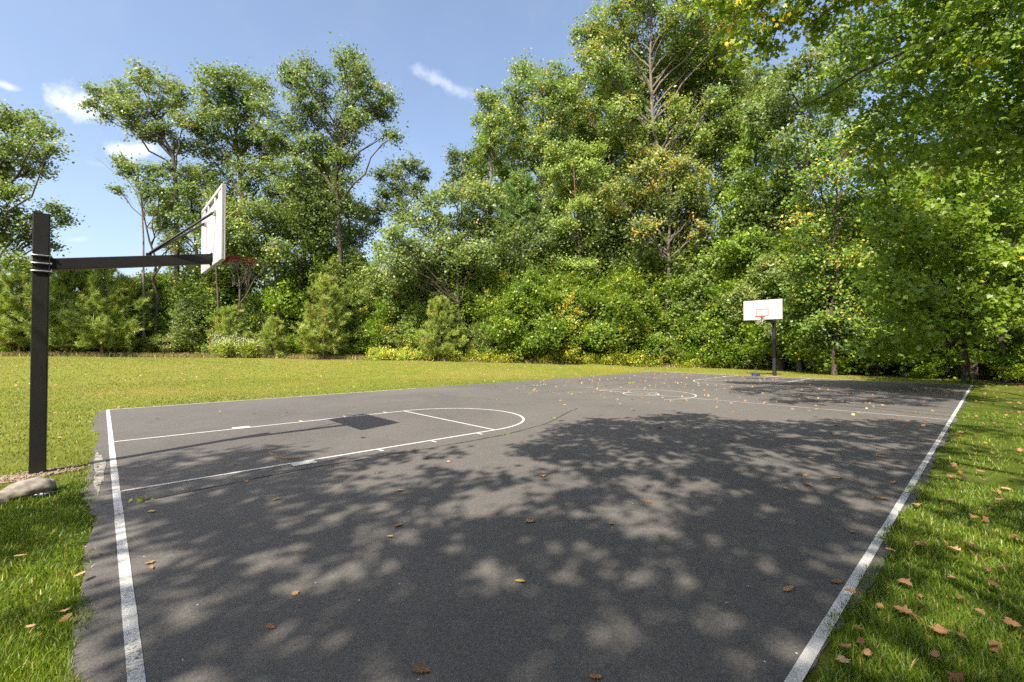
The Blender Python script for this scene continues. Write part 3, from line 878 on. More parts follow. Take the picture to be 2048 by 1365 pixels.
lobed_tree('oak_tree', 'thin oak with a slanting stem between the two broad oaks', 'tree', on_ground(560, 46), px_lobes(
    [(560, 290, 24), (545, 335, 24), (575, 380, 26), (610, 400, 24), (540, 380, 22), (590, 430, 26), (625, 450, 22), (640, 400, 22), (560, 440, 22), (640, 490, 24)], 46, 2.5, 5), 0.24, leaf='dark_leaf', seed=25, low=.4,
    trunk_pts=[on_ground(555, 46), at(565, 560, 46), at(580, 460, 46), at(600, 380, 46), at(590, 300, 46)])
lobed_tree('maple_tree', 'pale-leaved young tree filling the gap beneath the backboard oak', 'tree', on_ground(478, 40.8), px_lobes(
    [(480, 425, 30), (520, 420, 28), (455, 455, 28), (500, 465, 32), (545, 455, 28), (470, 500, 28), (520, 510, 28), (560, 500, 22), (440, 410, 20), (410, 470, 18)], 40.8, 2, 6), 0.14, leaf='oak_leaf', seed=26, tint0=.6, dens=1.1)
lobed_tree('oak_tree', 'oak at the lawn end, dark crown half hidden behind the hoop post', 'tree', on_ground(-60, 36), px_lobes(
    [(-10, 235, 30), (30, 240, 28), (65, 255, 24), (95, 262, 18), (10, 290, 32), (60, 300, 32), (100, 295, 14), (20, 340, 30), (70, 335, 22), (-30, 300, 40), (0, 385, 24), (-30, 360, 40), (40, 380, 18),
     (20, 435, 28), (70, 440, 18), (110, 425, 18), (130, 440, 12), (60, 475, 24), (10, 480, 30), (95, 490, 14), (-40, 430, 40), (20, 520, 28), (-70, 260, 40), (-110, 320, 50), (-90, 420, 50)], 36, 2.5, 7), 0.34, leaf='oak_leaf', seed=27, tint0=.35, dens=.9)
lobed_tree('oak_tree', 'distant dark-crowned oak in the gap right beside open sky', 'tree', on_ground(805, 60), px_lobes(
    [(760, 352, 18), (790, 342, 22), (822, 332, 20), (845, 352, 16), (800, 375, 24), (770, 385, 20), (832, 385, 22), (760, 415, 20), (800, 420, 26), (740, 440, 20)], 60, 2, 8), 0.3, leaf='dark_leaf', seed=28, size=.25, dens=.8)
lobed_tree('oak_tree', 'rounded grey-green oak with low spreading crown between lawn and tall trees', 'tree', on_ground(925, 40), px_lobes(
    [(858, 405, 30), (900, 388, 28), (945, 392, 32), (985, 415, 24), (820, 440, 30), (870, 450, 38), (925, 440, 38), (975, 460, 32), (790, 475, 28), (840, 495, 36), (900, 500, 38), (955, 510, 34),
     (795, 520, 26), (860, 540, 30), (920, 548, 28), (985, 505, 24), (760, 505, 22), (750, 550, 24), (800, 560, 26)], 40, 2.5, 9), 0.22, seed=29, tint0=.5, low=.35)
lobed_tree('oak_tree', 'small dark oak top standing behind the rounded oak', 'tree', on_ground(930, 56), px_lobes(
    [(912, 315, 18), (940, 322, 22), (920, 348, 22), (950, 355, 20), (915, 380, 22), (945, 390, 24)], 56, 2, 10), 0.26, leaf='dark_leaf', seed=30, size=.24)
lobed_tree('tulip_tree', 'thin tree with bare twiggy lower stem and small yellowing crown', 'tree', on_ground(988, 43), px_lobes(
    [(960, 195, 10), (975, 215, 20), (992, 198, 18), (1005, 235, 24), (975, 250, 20), (955, 240, 9), (1000, 275, 22), (975, 290, 14), (990, 330, 10), (1002, 400, 10), (975, 375, 8)], 43, 1.5, 11), 0.2, leaf='tulip_leaf', bark='dead_bark', seed=31, tint0=.55, hot=.05, twigs=16, low=.3)
FULL = lobed_tree('tulip_tree', 'tall full-crowned tree left of the giant forked tulip tree', 'tree', on_ground(1095, 45), px_lobes(
    [(1040, 140, 18), (1062, 150, 24), (1028, 180, 22), (1070, 185, 30), (1105, 150, 24), (1112, 190, 30), (1035, 220, 28), (1080, 230, 32), (1128, 232, 28), (1030, 262, 26), (1075, 275, 30), (1118, 280, 26),
     (1145, 190, 20), (1055, 315, 26), (1100, 320, 26), (1140, 330, 24), (1020, 300, 22), (1090, 360, 26), (1130, 390, 26), (1070, 400, 26), (1165, 250, 24), (1170, 300, 24), (1160, 350, 24), (1010, 345, 22), (1040, 370, 24), (1180, 400, 24), (1030, 420, 24), (1155, 215, 20)], 45, 3, 12), 0.36, leaf='tulip_leaf', bark='grey_bark', seed=32, tint0=.42, hot=.03)
lobed_tree('tulip_tree', 'giant pale-barked forked tulip tree, crown rising out of sight with orange flecks', 'tree', on_ground(1312, 41), px_lobes(
    [(1165, 70, 20), (1188, 48, 22), (1215, 80, 26), (1175, 110, 24), (1230, 30, 26), (1262, 12, 26), (1255, 60, 26), (1215, 125, 28), (1262, 105, 28), (1180, 155, 26), (1228, 170, 28), (1300, 25, 26), (1345, 30, 26),
     (1385, 10, 28), (1320, 75, 26), (1365, 80, 28), (1410, 60, 30), (1445, 40, 26), (1350, 125, 28), (1400, 115, 30), (1440, 95, 26), (1372, 165, 28), (1420, 155, 30), (1455, 140, 20), (1268, 150, 24),
     (1198, 205, 26), (1245, 222, 26), (1272, 195, 20), (1395, 205, 26), (1355, 215, 24), (1430, 200, 20), (1300, 260, 22), (1260, 275, 24), (1220, 260, 22), (1380, 250, 22), (1405, 275, 16),
     (1240, -30, 34), (1300, -40, 36), (1370, -45, 36), (1430, -20, 32), (1270, -90, 36), (1340, -100, 38), (1400, -90, 34)], 41, 3.5, 13, 1.18), 0.42, leaf='tulip_leaf', bark='grey_bark', seed=33, tint0=.45, hot=.018, dens=1.0, low=.42, twigs=9,
    trunk_pts=[on_ground(1312, 41), at(1313, 600, 41), at(1318, 480, 41), at(1322, 400, 41), at(1318, 320, 41), at(1305, 240, 41), at(1300, 120, 41), at(1305, 10, 41)])
lobed_tree('tulip_tree', 'second great stem leaning away beside the giant forked tulip tree', 'tree', on_ground(1345, 42.5), px_lobes(
    [(1380, 300, 22), (1420, 290, 22), (1440, 245, 20), (1455, 200, 20), (1470, 150, 18), (1400, 340, 24), (1440, 330, 24), (1470, 280, 16), (1350, 300, 16), (1465, 90, 20), (1480, 40, 24), (1500, -10, 30)], 42.5, 2, 14), 0.34, leaf='tulip_leaf', bark='grey_bark', seed=34, tint0=.4, hot=.04,
    trunk_pts=[on_ground(1345, 42.5), at(1345, 500, 42.5), at(1335, 380, 42.5), at(1345, 290, 42.5), at(1385, 200, 42.5), at(1440, 80, 42.5)])
lobed_tree('maple_tree', 'orange-tinged maple turning early in front of the giant tulip tree', 'tree', on_ground(1338, 38.2), px_lobes(
    [(1275, 300, 20), (1320, 322, 26), (1365, 330, 26), (1285, 345, 24), (1250, 375, 22), (1215, 385, 16), (1325, 370, 30), (1375, 378, 28), (1405, 360, 20), (1275, 400, 28), (1325, 420, 30), (1380, 428, 28), (1235, 420, 24),
     (1190, 400, 10), (1290, 455, 26), (1350, 465, 26), (1410, 410, 20), (1400, 460, 22)], 38.2, 2, 15), 0.26, leaf='turning_leaf', bark='grey_bark', seed=35, tint0=.32, hot=.02, low=.5, dens=1.15)
lobed_tree('hemlock_tree', 'feathery bright green conifer with level sprays among the tall trees', 'tree', on_ground(1165, 40), px_lobes(
    [(1110, 305, 22), (1150, 298, 20), (1190, 300, 18), (1100, 345, 22), (1140, 335, 24), (1180, 335, 22), (1125, 375, 26), (1170, 372, 22), (1205, 350, 14), (1110, 412, 22), (1160, 410, 26), (1195, 395, 18), (1125, 450, 24), (1170, 452, 24), (1150, 490, 26), (1110, 480, 20), (1185, 490, 18), (1165, 530, 22), (1130, 528, 20)], 40, 2, 16), 0.2, leaf='hemlock_needle', bark='pine_bark', seed=36, flat=.4, size=.19, nleaf=80, dens=1.3, up=1.3, shape='tri', crad=.34)
lobed_tree('oak_tree', 'dark leafy oak crowding in behind the far hoop and its post', 'tree', on_ground(1515, 36), px_lobes(
    [(1475, 320, 26), (1510, 275, 30), (1550, 300, 34), (1490, 365, 30), (1540, 370, 36), (1470, 410, 30), (1515, 430, 34), (1565, 430, 34), (1450, 450, 28), (1500, 490, 34), (1550, 500, 34), (1590, 380, 30), (1450, 500, 28), (1590, 480, 28), (1480, 540, 28)], 36, 2.5, 17), 0.34, leaf='maple_leaf', bark='oak_bark', seed=37, tint0=.38, low=.45)
lobed_tree('oak_tree', 'tall grey-green oak between the far hoop and the overhanging maple', 'tree', on_ground(1555, 32), px_lobes(
    [(1500, 235, 22), (1535, 205, 28), (1575, 170, 30), (1615, 130, 32), (1655, 100, 30), (1690, 85, 26), (1560, 240, 34), (1605, 205, 36), (1655, 165, 36), (1590, 280, 36), (1640, 250, 36), (1690, 200, 34), (1530, 260, 28), (1625, 320, 34), (1680, 300, 34), (1720, 250, 34),
     (1575, 335, 28), (1720, 160, 34), (1740, 110, 34)], 32, 3, 18), 0.36, leaf='oak_leaf', bark='oak_bark', seed=38, tint0=.42, dens=1.0, low=.5)
# ---- right-hand wall
lobed_tree('maple_tree', 'maple speckled with golden-yellow leaves beside the far backboard', 'tree', on_ground(1668, 26), px_lobes(
    [(1640, 300, 26), (1690, 290, 30), (1620, 345, 30), (1670, 350, 34), (1725, 340, 32), (1610, 400, 30), (1660, 405, 34), (1715, 400, 34), (1605, 455, 28), (1655, 465, 36), (1710, 460, 34), (1620, 515, 32), (1675, 525, 36), (1725, 520, 30), (1615, 575, 30), (1665, 585, 34), (1715, 590, 30), (1635, 640, 30), (1690, 645, 30), (1740, 640, 26), (1750, 290, 30)], 26, 1.8, 19), 0.15, leaf='yellow_leaf', seed=39, tint0=.42, hot=.045, size=.17, crad=.34, nleaf=50)
lobed_tree('maple_tree', 'green maple with layered leaf sprays over the court corner', 'tree', on_ground(1930, 21), px_lobes(
    [(1780, 400, 42), (1850, 380, 46), (1920, 360, 50), (1990, 360, 54), (1770, 460, 40), (1830, 450, 46), (1900, 440, 50), (1975, 440, 54), (2045, 430, 58), (1785, 520, 40), (1850, 520, 44), (1920, 510, 46), (1990, 520, 50), (1770, 575, 36), (1830, 590, 40), (1890, 590, 42),
     (1800, 640, 32), (1860, 650, 34), (2050, 520, 54), (1760, 340, 40), (1750, 690, 22), (1790, 690, 22), (1930, 600, 34), (1975, 600, 36), (2030, 600, 40), (1900, 650, 26), (1960, 660, 26), (1840, 690, 20), (2060, 650, 30), (1815, 600, 34)], 17.5, 2.2, 20), 0.15, leaf='maple_leaf', seed=40, size=.16, shape='maple', crad=.30, nleaf=42, dens=1.3, up=1.0, tint0=.42, flat=.6, lmax=.06)
lobed_tree('maple_tree', 'near maple whose dark bough reaches down over the sideline', 'tree', np.array([17.5, -13.6, float(hz(17.5, -13.6))]), px_lobes(
    [(1990, 30, 80, 10.5), (1900, 20, 75, 11.5), (1810, 30, 66, 12.5), (1730, 40, 52, 13.5), (2040, 130, 90, 10), (1950, 120, 80, 11), (1860, 120, 70, 12), (1780, 130, 60, 13), (1700, 130, 42, 14), (2020, 230, 86, 10.5), (1930, 220, 76, 11.5), (1850, 220, 64, 12.5), (1770, 230, 54, 13.5), (1690, 210, 36, 14),
     (1640, 190, 26, 14), (2040, 320, 80, 11), (1960, 310, 70, 12), (1880, 300, 60, 13), (1800, 310, 50, 14), (1740, 290, 36, 14.5), (1980, -70, 90, 10.5), (1880, -70, 80, 11.5), (1780, -60, 70, 12.5), (2080, -20, 90, 9.5), (2120, 100, 100, 9.5), (2140, 240, 100, 10)], 11, 1, 21),
    0.3, leaf='maple_leaf', seed=41, size=.135, shape='maple', crad=.26, nleaf=36, dens=1.0, up=1.0, tint0=.45, hot=.02, flat=.65, twigs=5, lmax=.03, chain=True, bark='oak_bark', trunk_pts=[(17.5, -13.6, 0), (17.55, -13.6, 3), (17.45, -13.55, 6), (17.5, -13.5, 9), (17.4, -13.5, 12)], boughs=[[(2150, -60, 11), (2000, 18, 11.2), (1900, 62, 11.5), (1800, 108, 12), (1720, 145, 12.6), (1660, 185, 13.2), (1600, 215, 13.6)]])
lobed_tree('maple_tree', 'high maple bough with loose hanging leaf sprays against the sky', 'tree', np.array([12.5, -13.2, float(hz(12.5, -13.2))]), px_lobes(
    [(1420, 12, 22, 13), (1470, 30, 28, 13), (1520, 15, 30, 12.5), (1560, 45, 26, 12.5), (1500, 75, 24, 13), (1600, 10, 30, 12.5), (1640, 40, 24, 12.5), (1540, 100, 18, 13), (1450, -40, 50, 12.5), (1560, -50, 60, 12), (1660, -40, 60, 12), (1740, -30, 60, 11.5), (1600, -130, 70, 11.5), (1720, -130, 80, 11), (1480, 120, 15, 13), (1680, 15, 24, 12.5)], 12.5, .6, 22),
    0.28, leaf='maple_leaf', seed=42, size=.14, shape='maple', crad=.22, nleaf=26, dens=1.7, up=.5, tint0=.62, twigs=10, flat=.8, lmax=.02, chain=True, trunk_pts=[(12.5, -13.2, 0), (12.5, -13.2, 4), (12.45, -13.1, 8), (12.5, -13, 12), (12.6, -13, 15)])
lobed_tree('oak_tree', 'deep shaded tree standing far back behind the layered maple', 'tree', on_ground(1960, 30), px_lobes(
    [(1780, 250, 50), (1850, 230, 60), (1930, 220, 60), (2010, 220, 70), (1800, 330, 54), (1880, 320, 60), (1960, 320, 64), (2040, 320, 70), (1820, 420, 54), (1900, 410, 60), (1990, 420, 64), (1850, 510, 50), (1940, 520, 56), (2030, 520, 60), (1800, 130, 60), (1890, 130, 64), (1980, 120, 70), (1820, 40, 60), (1920, 30, 70), (2030, 20, 70), (1830, -60, 70), (1960, -60, 80)], 29, 3, 23), 0.34, leaf='maple_leaf', seed=43, size=.24, dens=.55, tint0=.5, up=1.3)
# ---- second row of tall trees behind
for (src, px, d, rz, s_, lab_) in [(FULL, 1215, 49, 2.0, 1.1, 'tall leafy tree filling in behind the giant tulip tree and the feathery conifer'), (FULL, 1405, 48, 3.9, 1.25, 'tall leafy tree behind the second great stem'), (FULL, 1010, 52, 5.0, .95, 'leafy tree standing behind the thin twiggy tree'),
                                   (OLIVE, 1480, 44, 1.2, 1.0, 'olive-crowned oak behind the far hoop oak'), (OLIVE, 1130, 53, 2.6, 1.1, 'olive-crowned oak behind the yellow sapling and conifer'), (OLIVE, 640, 54, 4.0, .85, 'olive-crowned oak set back behind the tallest oak'), (OLIVE, 400, 54, .7, .78, 'olive-crowned oak set back behind the fan-crowned oak'), (FULL, 1300, 52, .9, 1.2, 'tall leafy tree hidden behind the orange-tinged maple')]:
    copy_tree(src, on_ground(px, d), rz, s_, lab_)

# ---- understory and second-row trees, shared shapes
rngu = np.random.default_rng(99)


def small_tree_proto(seed, h, leaf, bark, shape='leaf', size=.19, hot=0.02, tint0=.45, stems=False, wide=.42):
    r = np.random.default_rng(seed); lobes = []
    n = int(15 + 3 * r.random())
    for k in range(n):
        zf = (0.10, 0.30)[seed % 2] + (0.76, 0.60)[seed % 2] * (k + r.random()) / n
        wr = h * wide * math.sin(math.pi * min(.93, .18 + zf * .8)) * r.uniform(.35, 1)
        th = k * 2.4 + r.random()
        lobes.append((np.array((wr * math.cos(th), wr * math.sin(th), h * zf)), h * r.uniform(.13, .19)))
    return lobed_tree('understory_tree', 'x', 'tree', (0, 0, 0), lobes, 0.022 * h, leaf=leaf, bark=bark, seed=seed, size=size, hot=hot, tint0=tint0, dens=1.5, crad=.29, low=.12, twigs=5)


def bush_proto(name, seed, h, w, leaf, size=.13, hot=.03, tint0=.45, n=11, dens=2.6, nleaf=40, bark='oak_bark'):
    r = np.random.default_rng(seed); lobes = []
    for k in range(n):
        th = k * 2.4; rr = w * 0.5 * math.sqrt((k + .5) / n)
        zf = r.uniform(.25, .85) * (1 - .35 * rr / (w * .5))
        lobes.append((np.array((rr * math.cos(th), rr * math.sin(th), h * zf)), min(h, w) * r.uniform(.20, .28)))
    return lobed_tree(name, 'x', 'shrub', (0, 0, 0), lobes, 0.03, leaf=leaf, bark=bark, seed=seed, size=size, hot=hot, tint0=tint0, dens=dens, crad=.19, nleaf=nleaf, low=.03, twigs=4)


U = [small_tree_proto(51, 8.0, 'shrub_leaf', 'grey_bark'), small_tree_proto(52, 9.0, 'maple_leaf', 'oak_bark', tint0=.4), small_tree_proto(53, 8.0, 'dark_leaf', 'oak_bark', tint0=.55),
     small_tree_proto(54, 10.0, 'oak_leaf', 'grey_bark', tint0=.5)]
used_u = [False] * len(U)


def place(protos, used, i, px, d, s, label, group, cat='tree', rz=None, xyz=None):
    loc = on_ground(px, d) if xyz is None else np.array(xyz)
    rz = random.uniform(0, 6.28) if rz is None else rz
    if not used[i]:
        o = protos[i]; used[i] = True
        o.location = loc; o.rotation_euler = (0, 0, rz); o.scale = (s, s, s)
        o['label'] = label; o['group'] = group; o['category'] = cat
        return o
    return copy_tree(protos[i], loc, rz, s, label, group)


UL = ['light green understory tree', 'fresh green maple-like understory tree', 'deep green understory tree', 'olive understory tree']
UG = ['light green understory trees', 'fresh green understory trees', 'deep green understory trees', 'olive understory trees']
MARK = [(-200, 'past the end of the lawn'), (110, 'behind the young pines'), (255, 'beside the bare forked snag'), (345, 'below the fan-crowned oak'), (425, 'behind the white backboard'), (480, 'behind the white-flowered weeds'), (530, 'near the brick house'), (590, 'behind the lone young pine'),
        (670, 'under the tallest leafy oak'), (745, 'below the gap of open sky'), (830, 'under the rounded oak'), (950, 'beside the thin twiggy tree'), (1030, 'below the tall bare-stemmed pine'), (1090, 'behind the yellow sapling'), (1160, 'under the feathery conifer'), (1225, 'beneath the orange-tinged maple'),
        (1300, 'behind the leafless dead tree'), (1370, 'under the giant tulip tree'), (1450, 'beside the far backboard'), (1520, 'behind the far hoop post'), (1600, 'below the golden-speckled maple'), (1700, 'next to the court corner'), (1790, 'under the layered maple'), (1900, 'in the dark hollow of the woods')]


def mark(px): return [m for a, m in MARK if px >= a][-1]


for (i, px, d, s) in [(0, 1010, 41, 1.0), (1, 1075, 39.5, .95), (0, 1130, 40, 1.05), (1, 1190, 40, .9), (0, 1245, 39, 1.0), (3, 1045, 43, 1.1), (2, 1290, 42, 1.1), (1, 1400, 39, 1.05), (0, 1440, 37.5, .95), (1, 1480, 36, .9), (3, 1420, 41, 1.2),
                      (0, 1560, 34, .8), (1, 1525, 35, .95), (3, 1600, 31, .9), (0, 1640, 29.5, .7), (2, 1590, 36, 1.2), (1, 1690, 29, .75), (2, 1740, 27, .9), (2, 1830, 25, .9), (2, 1900, 27, 1.0), (2, 1990, 25, .9), (2, 2060, 22, .9), (1, 1780, 30, 1.1),
                      (3, 960, 42, .9), (2, 900, 44, 1.0), (0, 840, 41.5, .7), (1, 770, 42.5, .75), (3, 720, 43, .8), (2, 400, 43, .75), (3, 330, 44.5, .7), (2, 640, 46, .9), (2, 800, 50, 1.1), (2, 980, 50, 1.3), (2, 1060, 52, 1.4), (2, 1140, 50, 1.4), (2, 1210, 50, 1.4),
                      (2, 1400, 48, 1.5), (2, 1480, 46, 1.5), (2, 1330, 52, 1.5), (3, 1540, 44, 1.6), (3, 1640, 40, 1.6), (2, 1720, 38, 1.5), (2, 720, 52, 1.0), (3, 230, 45, .6), (0, 430, 45, 1.15), (3, 470, 47, 1.25), (0, 600, 45.5, 1.1), (1, 640, 47, 1.3), (3, 700, 46, 1.2), (0, 735, 45, 1.05), (1, 780, 46, 1.1), (3, 850, 46, 1.2), (0, 940, 44, 1.2), (1, 1005, 44.5, 1.3), (0, 1100, 43, 1.35), (3, 1160, 43.5, 1.4), (1, 1235, 43, 1.4), (0, 1275, 41, 1.25), (3, 1340, 43, 1.4), (0, 1385, 41, 1.3), (1, 1440, 40, 1.35), (0, 1500, 38.5, 1.3), (3, 1575, 35, 1.2), (1, 1615, 33, 1.15), (0, 1665, 28.5, .8), (1, 1715, 27.5, .85), (3, 1755, 26.5, .8), (1, 1810, 25, .75), (1, 1870, 24, .7), (3, 320, 45, .9), (1, 380, 46, 1.0), (3, 270, 46, .8), (0, 1040, 40.5, .9), (1, 1330, 39.5, .75), (2, 150, 46, .65), (2, 60, 46, .6), (2, 440, 50, .75)]:
    place(U, used_u, i, px, d, s, UL[i] + (', far back ' if d > float(edge_depth(px)) + 6 else ' ') + mark(px), UG[i])

# bushes at the woodland edge
BR = [bush_proto('bramble_bush', 61, 1.3, 2.6, 'bramble_leaf', .11, .05), bush_proto('bramble_bush', 62, 1.0, 2.2, 'bramble_leaf', .11, .07, tint0=.55)]
SH = [bush_proto('shrub', 63, 2.6, 2.6, 'shrub_leaf', .14, .04), bush_proto('shrub', 64, 3.2, 2.8, 'oak_leaf', .14, .05, tint0=.55), bush_proto('shrub', 65, 2.4, 3.0, 'maple_leaf', .13, .02)]
ub = [False] * 2; us = [False] * 3
for k, px in enumerate(list(range(760, 1470, 36))):
    place(BR, ub, k % 2, px + random.uniform(-10, 10), float(edge_depth(px)) + random.uniform(-.3, .8), random.uniform(.75, 1.15), ['low yellow-green bramble bush at the lawn edge', 'sunlit bramble bush with reddened leaves'][k % 2] + ' ' + mark(px), ['bramble bushes along the lawn edge', 'reddened bramble bushes'][k % 2], 'shrub')
SL = ['leafy green shrub', 'pale olive shrub', 'broad dark green shrub']
SG = ['green shrubs under the trees', 'olive shrubs under the trees', 'dark green shrubs under the trees']
for (i, px, dd, s) in [(0, 905, 1.2, .9), (1, 960, 1.5, 1.1), (2, 1010, 1.6, 1.1), (0, 1060, 1.8, 1.2), (2, 1105, 1.6, 1.0), (1, 1190, 1.8, 1.1), (0, 1235, 1.6, 1.1), (2, 1280, 1.6, 1.2), (1, 1320, 1.2, .9), (0, 1375, 1.5, 1.1), (2, 1420, 1.2, 1.1), (0, 1465, 1.0, 1.1), (1, 1500, 1.0, 1.0), (0, 1535, 1.2, 1.1),
                       (1, 1600, .3, .75), (1, 1635, .2, .8), (0, 1575, .6, .95), (0, 1300, .8, 1.0), (1, 1345, .7, 1.0), (0, 1400, .5, .9), (0, 1690, .1, .7), (1, 1740, .2, .7), (0, 1120, .9, 1.0), (1, 1040, .9, 1.0), (0, 1215, .8, 1.0), (1, 460, 1.8, .9), (0, 640, 1.8, 1.0), (2, 690, 2.0, 1.1), (2, 220, 2.2, 1.0), (1, 90, 2.6, 1.1), (0, 430, 2.2, 1.0), (2, 1665, .6, .8), (2, 1720, 1.0, .8), (2, 1780, 1.2, .7), (2, 1850, 1.5, .8), (2, 1930, 1.6, .7), (2, 2000, 1.6, .8), (2, 2080, 1.2, .8), (0, 700, 1.5, .7), (1, 790, 1.5, 1.1), (0, 830, 1.6, 1.0), (2, 740, 2.4, 1.0), (2, 600, 3.0, 1.0), (1, 350, 2.2, .9), (0, 300, 2.0, .8), (2, 260, 3.0, 1.1), (0, 180, 2.0, .8), (0, 120, 1.8, .9), (2, 60, 2.0, 1.0), (0, 10, 2.0, 1.0), (1, -30, 2.0, 1.1), (2, 400, 3.0, 1.1),]:
    place(SH, us, i, px, float(edge_depth(px)) + dd, s, SL[i] + ' ' + mark(px), SG[i], 'shrub')

# yellow sapling column, dead branching tree
lobed_tree('sapling', 'slim bright yellow-green sapling dotted with orange leaves at the wood edge', 'sapling', on_ground(1142, 37.2), px_lobes(
    [(1138, 592, 12), (1128, 615, 18), (1152, 625, 17), (1138, 645, 20), (1122, 665, 18), (1158, 662, 18), (1142, 688, 18), (1150, 706, 12)], 37.2, .4, 24), 0.04, leaf='yellow_leaf', seed=44, tint0=.55, hot=.04, size=.15, crad=.2, dens=3.0, nleaf=30)
root = tag(empty('dead_tree', on_ground(1325, 39.3)), 'leafless dead tree with drooping grey-brown branches in the undergrowth', 'tree')
T = Tubes(); rd = np.random.default_rng(77); b0 = np.array(root.location)
tp = [np.array((0, 0, -.2)), np.array(at(1322, 640, 39.3) - b0), np.array(at(1316, 560, 39.3) - b0), np.array(at(1308, 500, 39.3) - b0), np.array(at(1312, 440, 39.3) - b0)]
T.add(tp, [.11, .09, .075, .06, .03], 7)
for (sx_, sy, ex, ey) in [(1318, 570, 1270, 600), (1318, 570, 1290, 640), (1316, 555, 1260, 545), (1316, 550, 1250, 580), (1315, 545, 1400, 548), (1318, 560, 1380, 600), (1314, 530, 1420, 520), (1320, 590, 1350, 630), (1312, 520, 1270, 520), (1320, 600, 1275, 660), (1314, 530, 1390, 570)]:
    a = at(sx_, sy, 39.3) - b0; e = at(ex, ey, 38.7 + rd.random()) - b0
    P = limb(T, rd, a, e, .045, .015, .12, 7, 5, .08)
    for _ in range(7):
        s = P[rd.integers(2, 7)]; dv = unit(rd.normal(size=3) + (e - a) / np.linalg.norm(e - a)) * rd.uniform(.4, 1.1); dv[2] -= .3
        limb(T, rd, s, s + dv, .016, .006, .05, 4, 4, .1)
link('trunk', T.mesh('trunk'), 'dead_bark', root)
# bare forked snag beside the fan oak
root = tag(empty('dead_tree', on_ground(288, 41)), 'thin bare snag with a forked broken tip against the sky', 'tree')
T = Tubes(); b0 = np.array(root.location)
T.add([np.array((0, 0, -.2)), at(287, 600, 41) - b0, at(287, 480, 41) - b0, at(284, 420, 41) - b0, at(272, 385, 41) - b0, at(252, 355, 41) - b0, at(222, 340, 41) - b0, at(190, 314, 41) - b0], [.1, .09, .075, .06, .05, .04, .03, .012], 6)
T.add([at(286, 440, 41) - b0, at(292, 428, 41) - b0, at(295, 420, 41) - b0], [.05, .035, .015], 5)
T.add([at(287, 455, 41) - b0, at(276, 450, 41) - b0], [.03, .012], 4)
T.add([at(275, 390, 41) - b0, at(277, 372, 41) - b0, at(270, 350, 41) - b0], [.04, .03, .012], 4)
link('trunk', T.mesh('trunk'), 'dead_bark', root)


# pines
def pine_proto(seed, H, leaf='pine_needle', bark='pine_bark', clear=0.06, wide=.38, tuft=1.3, name='pine_tree'):
    r = np.random.default_rng(seed); T = Tubes()
    root = tag(empty(name, (0, 0, 0)), 'x', 'pine')
    k = 8; zz = np.linspace(-.2, H, k); tp = np.c_[np.cumsum(r.normal(size=k)) * .015 * H / 4, np.cumsum(r.normal(size=k)) * .015 * H / 4, zz]; tp[0, :2] = 0
    T.add(tp, np.linspace(.017 * H + .02, .012, k), 7)
    tc_, td = [], []
    z = H * clear + .2
    while z < H - .1:
        f = (z - H * clear) / (H * (1 - clear)); Lb = H * wide * (1 - f) ** .75 * min(1, .55 + f * 2.2) + .12
        nb_ = 5 if f > .5 else 6
        a0 = r.random() * 6
        for b in range(nb_):
            th = a0 + b * 2 * np.pi / nb_ + r.normal() * .2; L = Lb * r.uniform(.5, 1.3); el = .25 + .6 * f + r.normal() * .1
            p0 = np.array([np.interp(z, tp[:, 2], tp[:, 0]), np.interp(z, tp[:, 2], tp[:, 1]), z])
            dirv = np.array([math.cos(th) * math.cos(el), math.sin(th) * math.cos(el), math.sin(el)])
            P = limb(T, r, p0, p0 + dirv * L, .010 + .010 * L, .006, -.08, 5, 4)
            m_ = int(2 + L / .26)
            for j in range(m_):
                u = .40 + .60 * (j + r.random()) / m_
                pt = np.array([np.interp(u * 4, range(5), P[:, i]) for i in range(3)])
                sd_ = unit(dirv * .7 + r.normal(size=3) * .55 + np.array([0, 0, .35])); Ls = r.uniform(.22, .48) * tuft
                limb(T, r, pt, pt + sd_ * Ls, .008, .005, 0, 3, 3)
                for q_ in np.linspace(.25, 1, 4):
                    tc_.append(pt + sd_ * Ls * q_); td.append(unit(sd_ + np.array([0, 0, .25])))
        z += r.uniform(.30, .50) * (H / 5) ** .5
    tc_.append(np.array([tp[-1][0], tp[-1][1], H])); td.append(np.array([0, 0, 1.]))
    link('trunk', T.mesh('trunk'), bark, root)
    tc_ = np.array(tc_); td = np.array(td); q = 15
    idx = np.repeat(np.arange(len(tc_)), q)
    ax = unit(td[idx] + r.normal(size=(len(idx), 3)) * .62)
    tint = np.clip((.45 + r.normal(size=len(tc_)) * .16)[idx] + r.normal(size=len(idx)) * .1, 0, .9)
    tint = np.where((r.random(len(tc_)) < .025)[idx], 1.0, tint)
    sz = .23 * tuft * (.7 + .6 * r.random(len(idx)))
    nrm = unit(np.cross(ax, r.normal(size=(len(idx), 3))))
    bt = np.cross(nrm, ax); w = .03 * tuft
    c0 = tc_[idx] + r.normal(size=(len(idx), 3)) * .05
    V = np.stack([c0 + bt * w / 2, c0 + ax * sz[:, None], c0 - bt * w / 2], 1).reshape(-1, 3)
    link('crown', np_mesh('crown', V, [np.arange(len(V)).reshape(-1, 3)], np.repeat(tint, 3)), leaf, root)
    return root


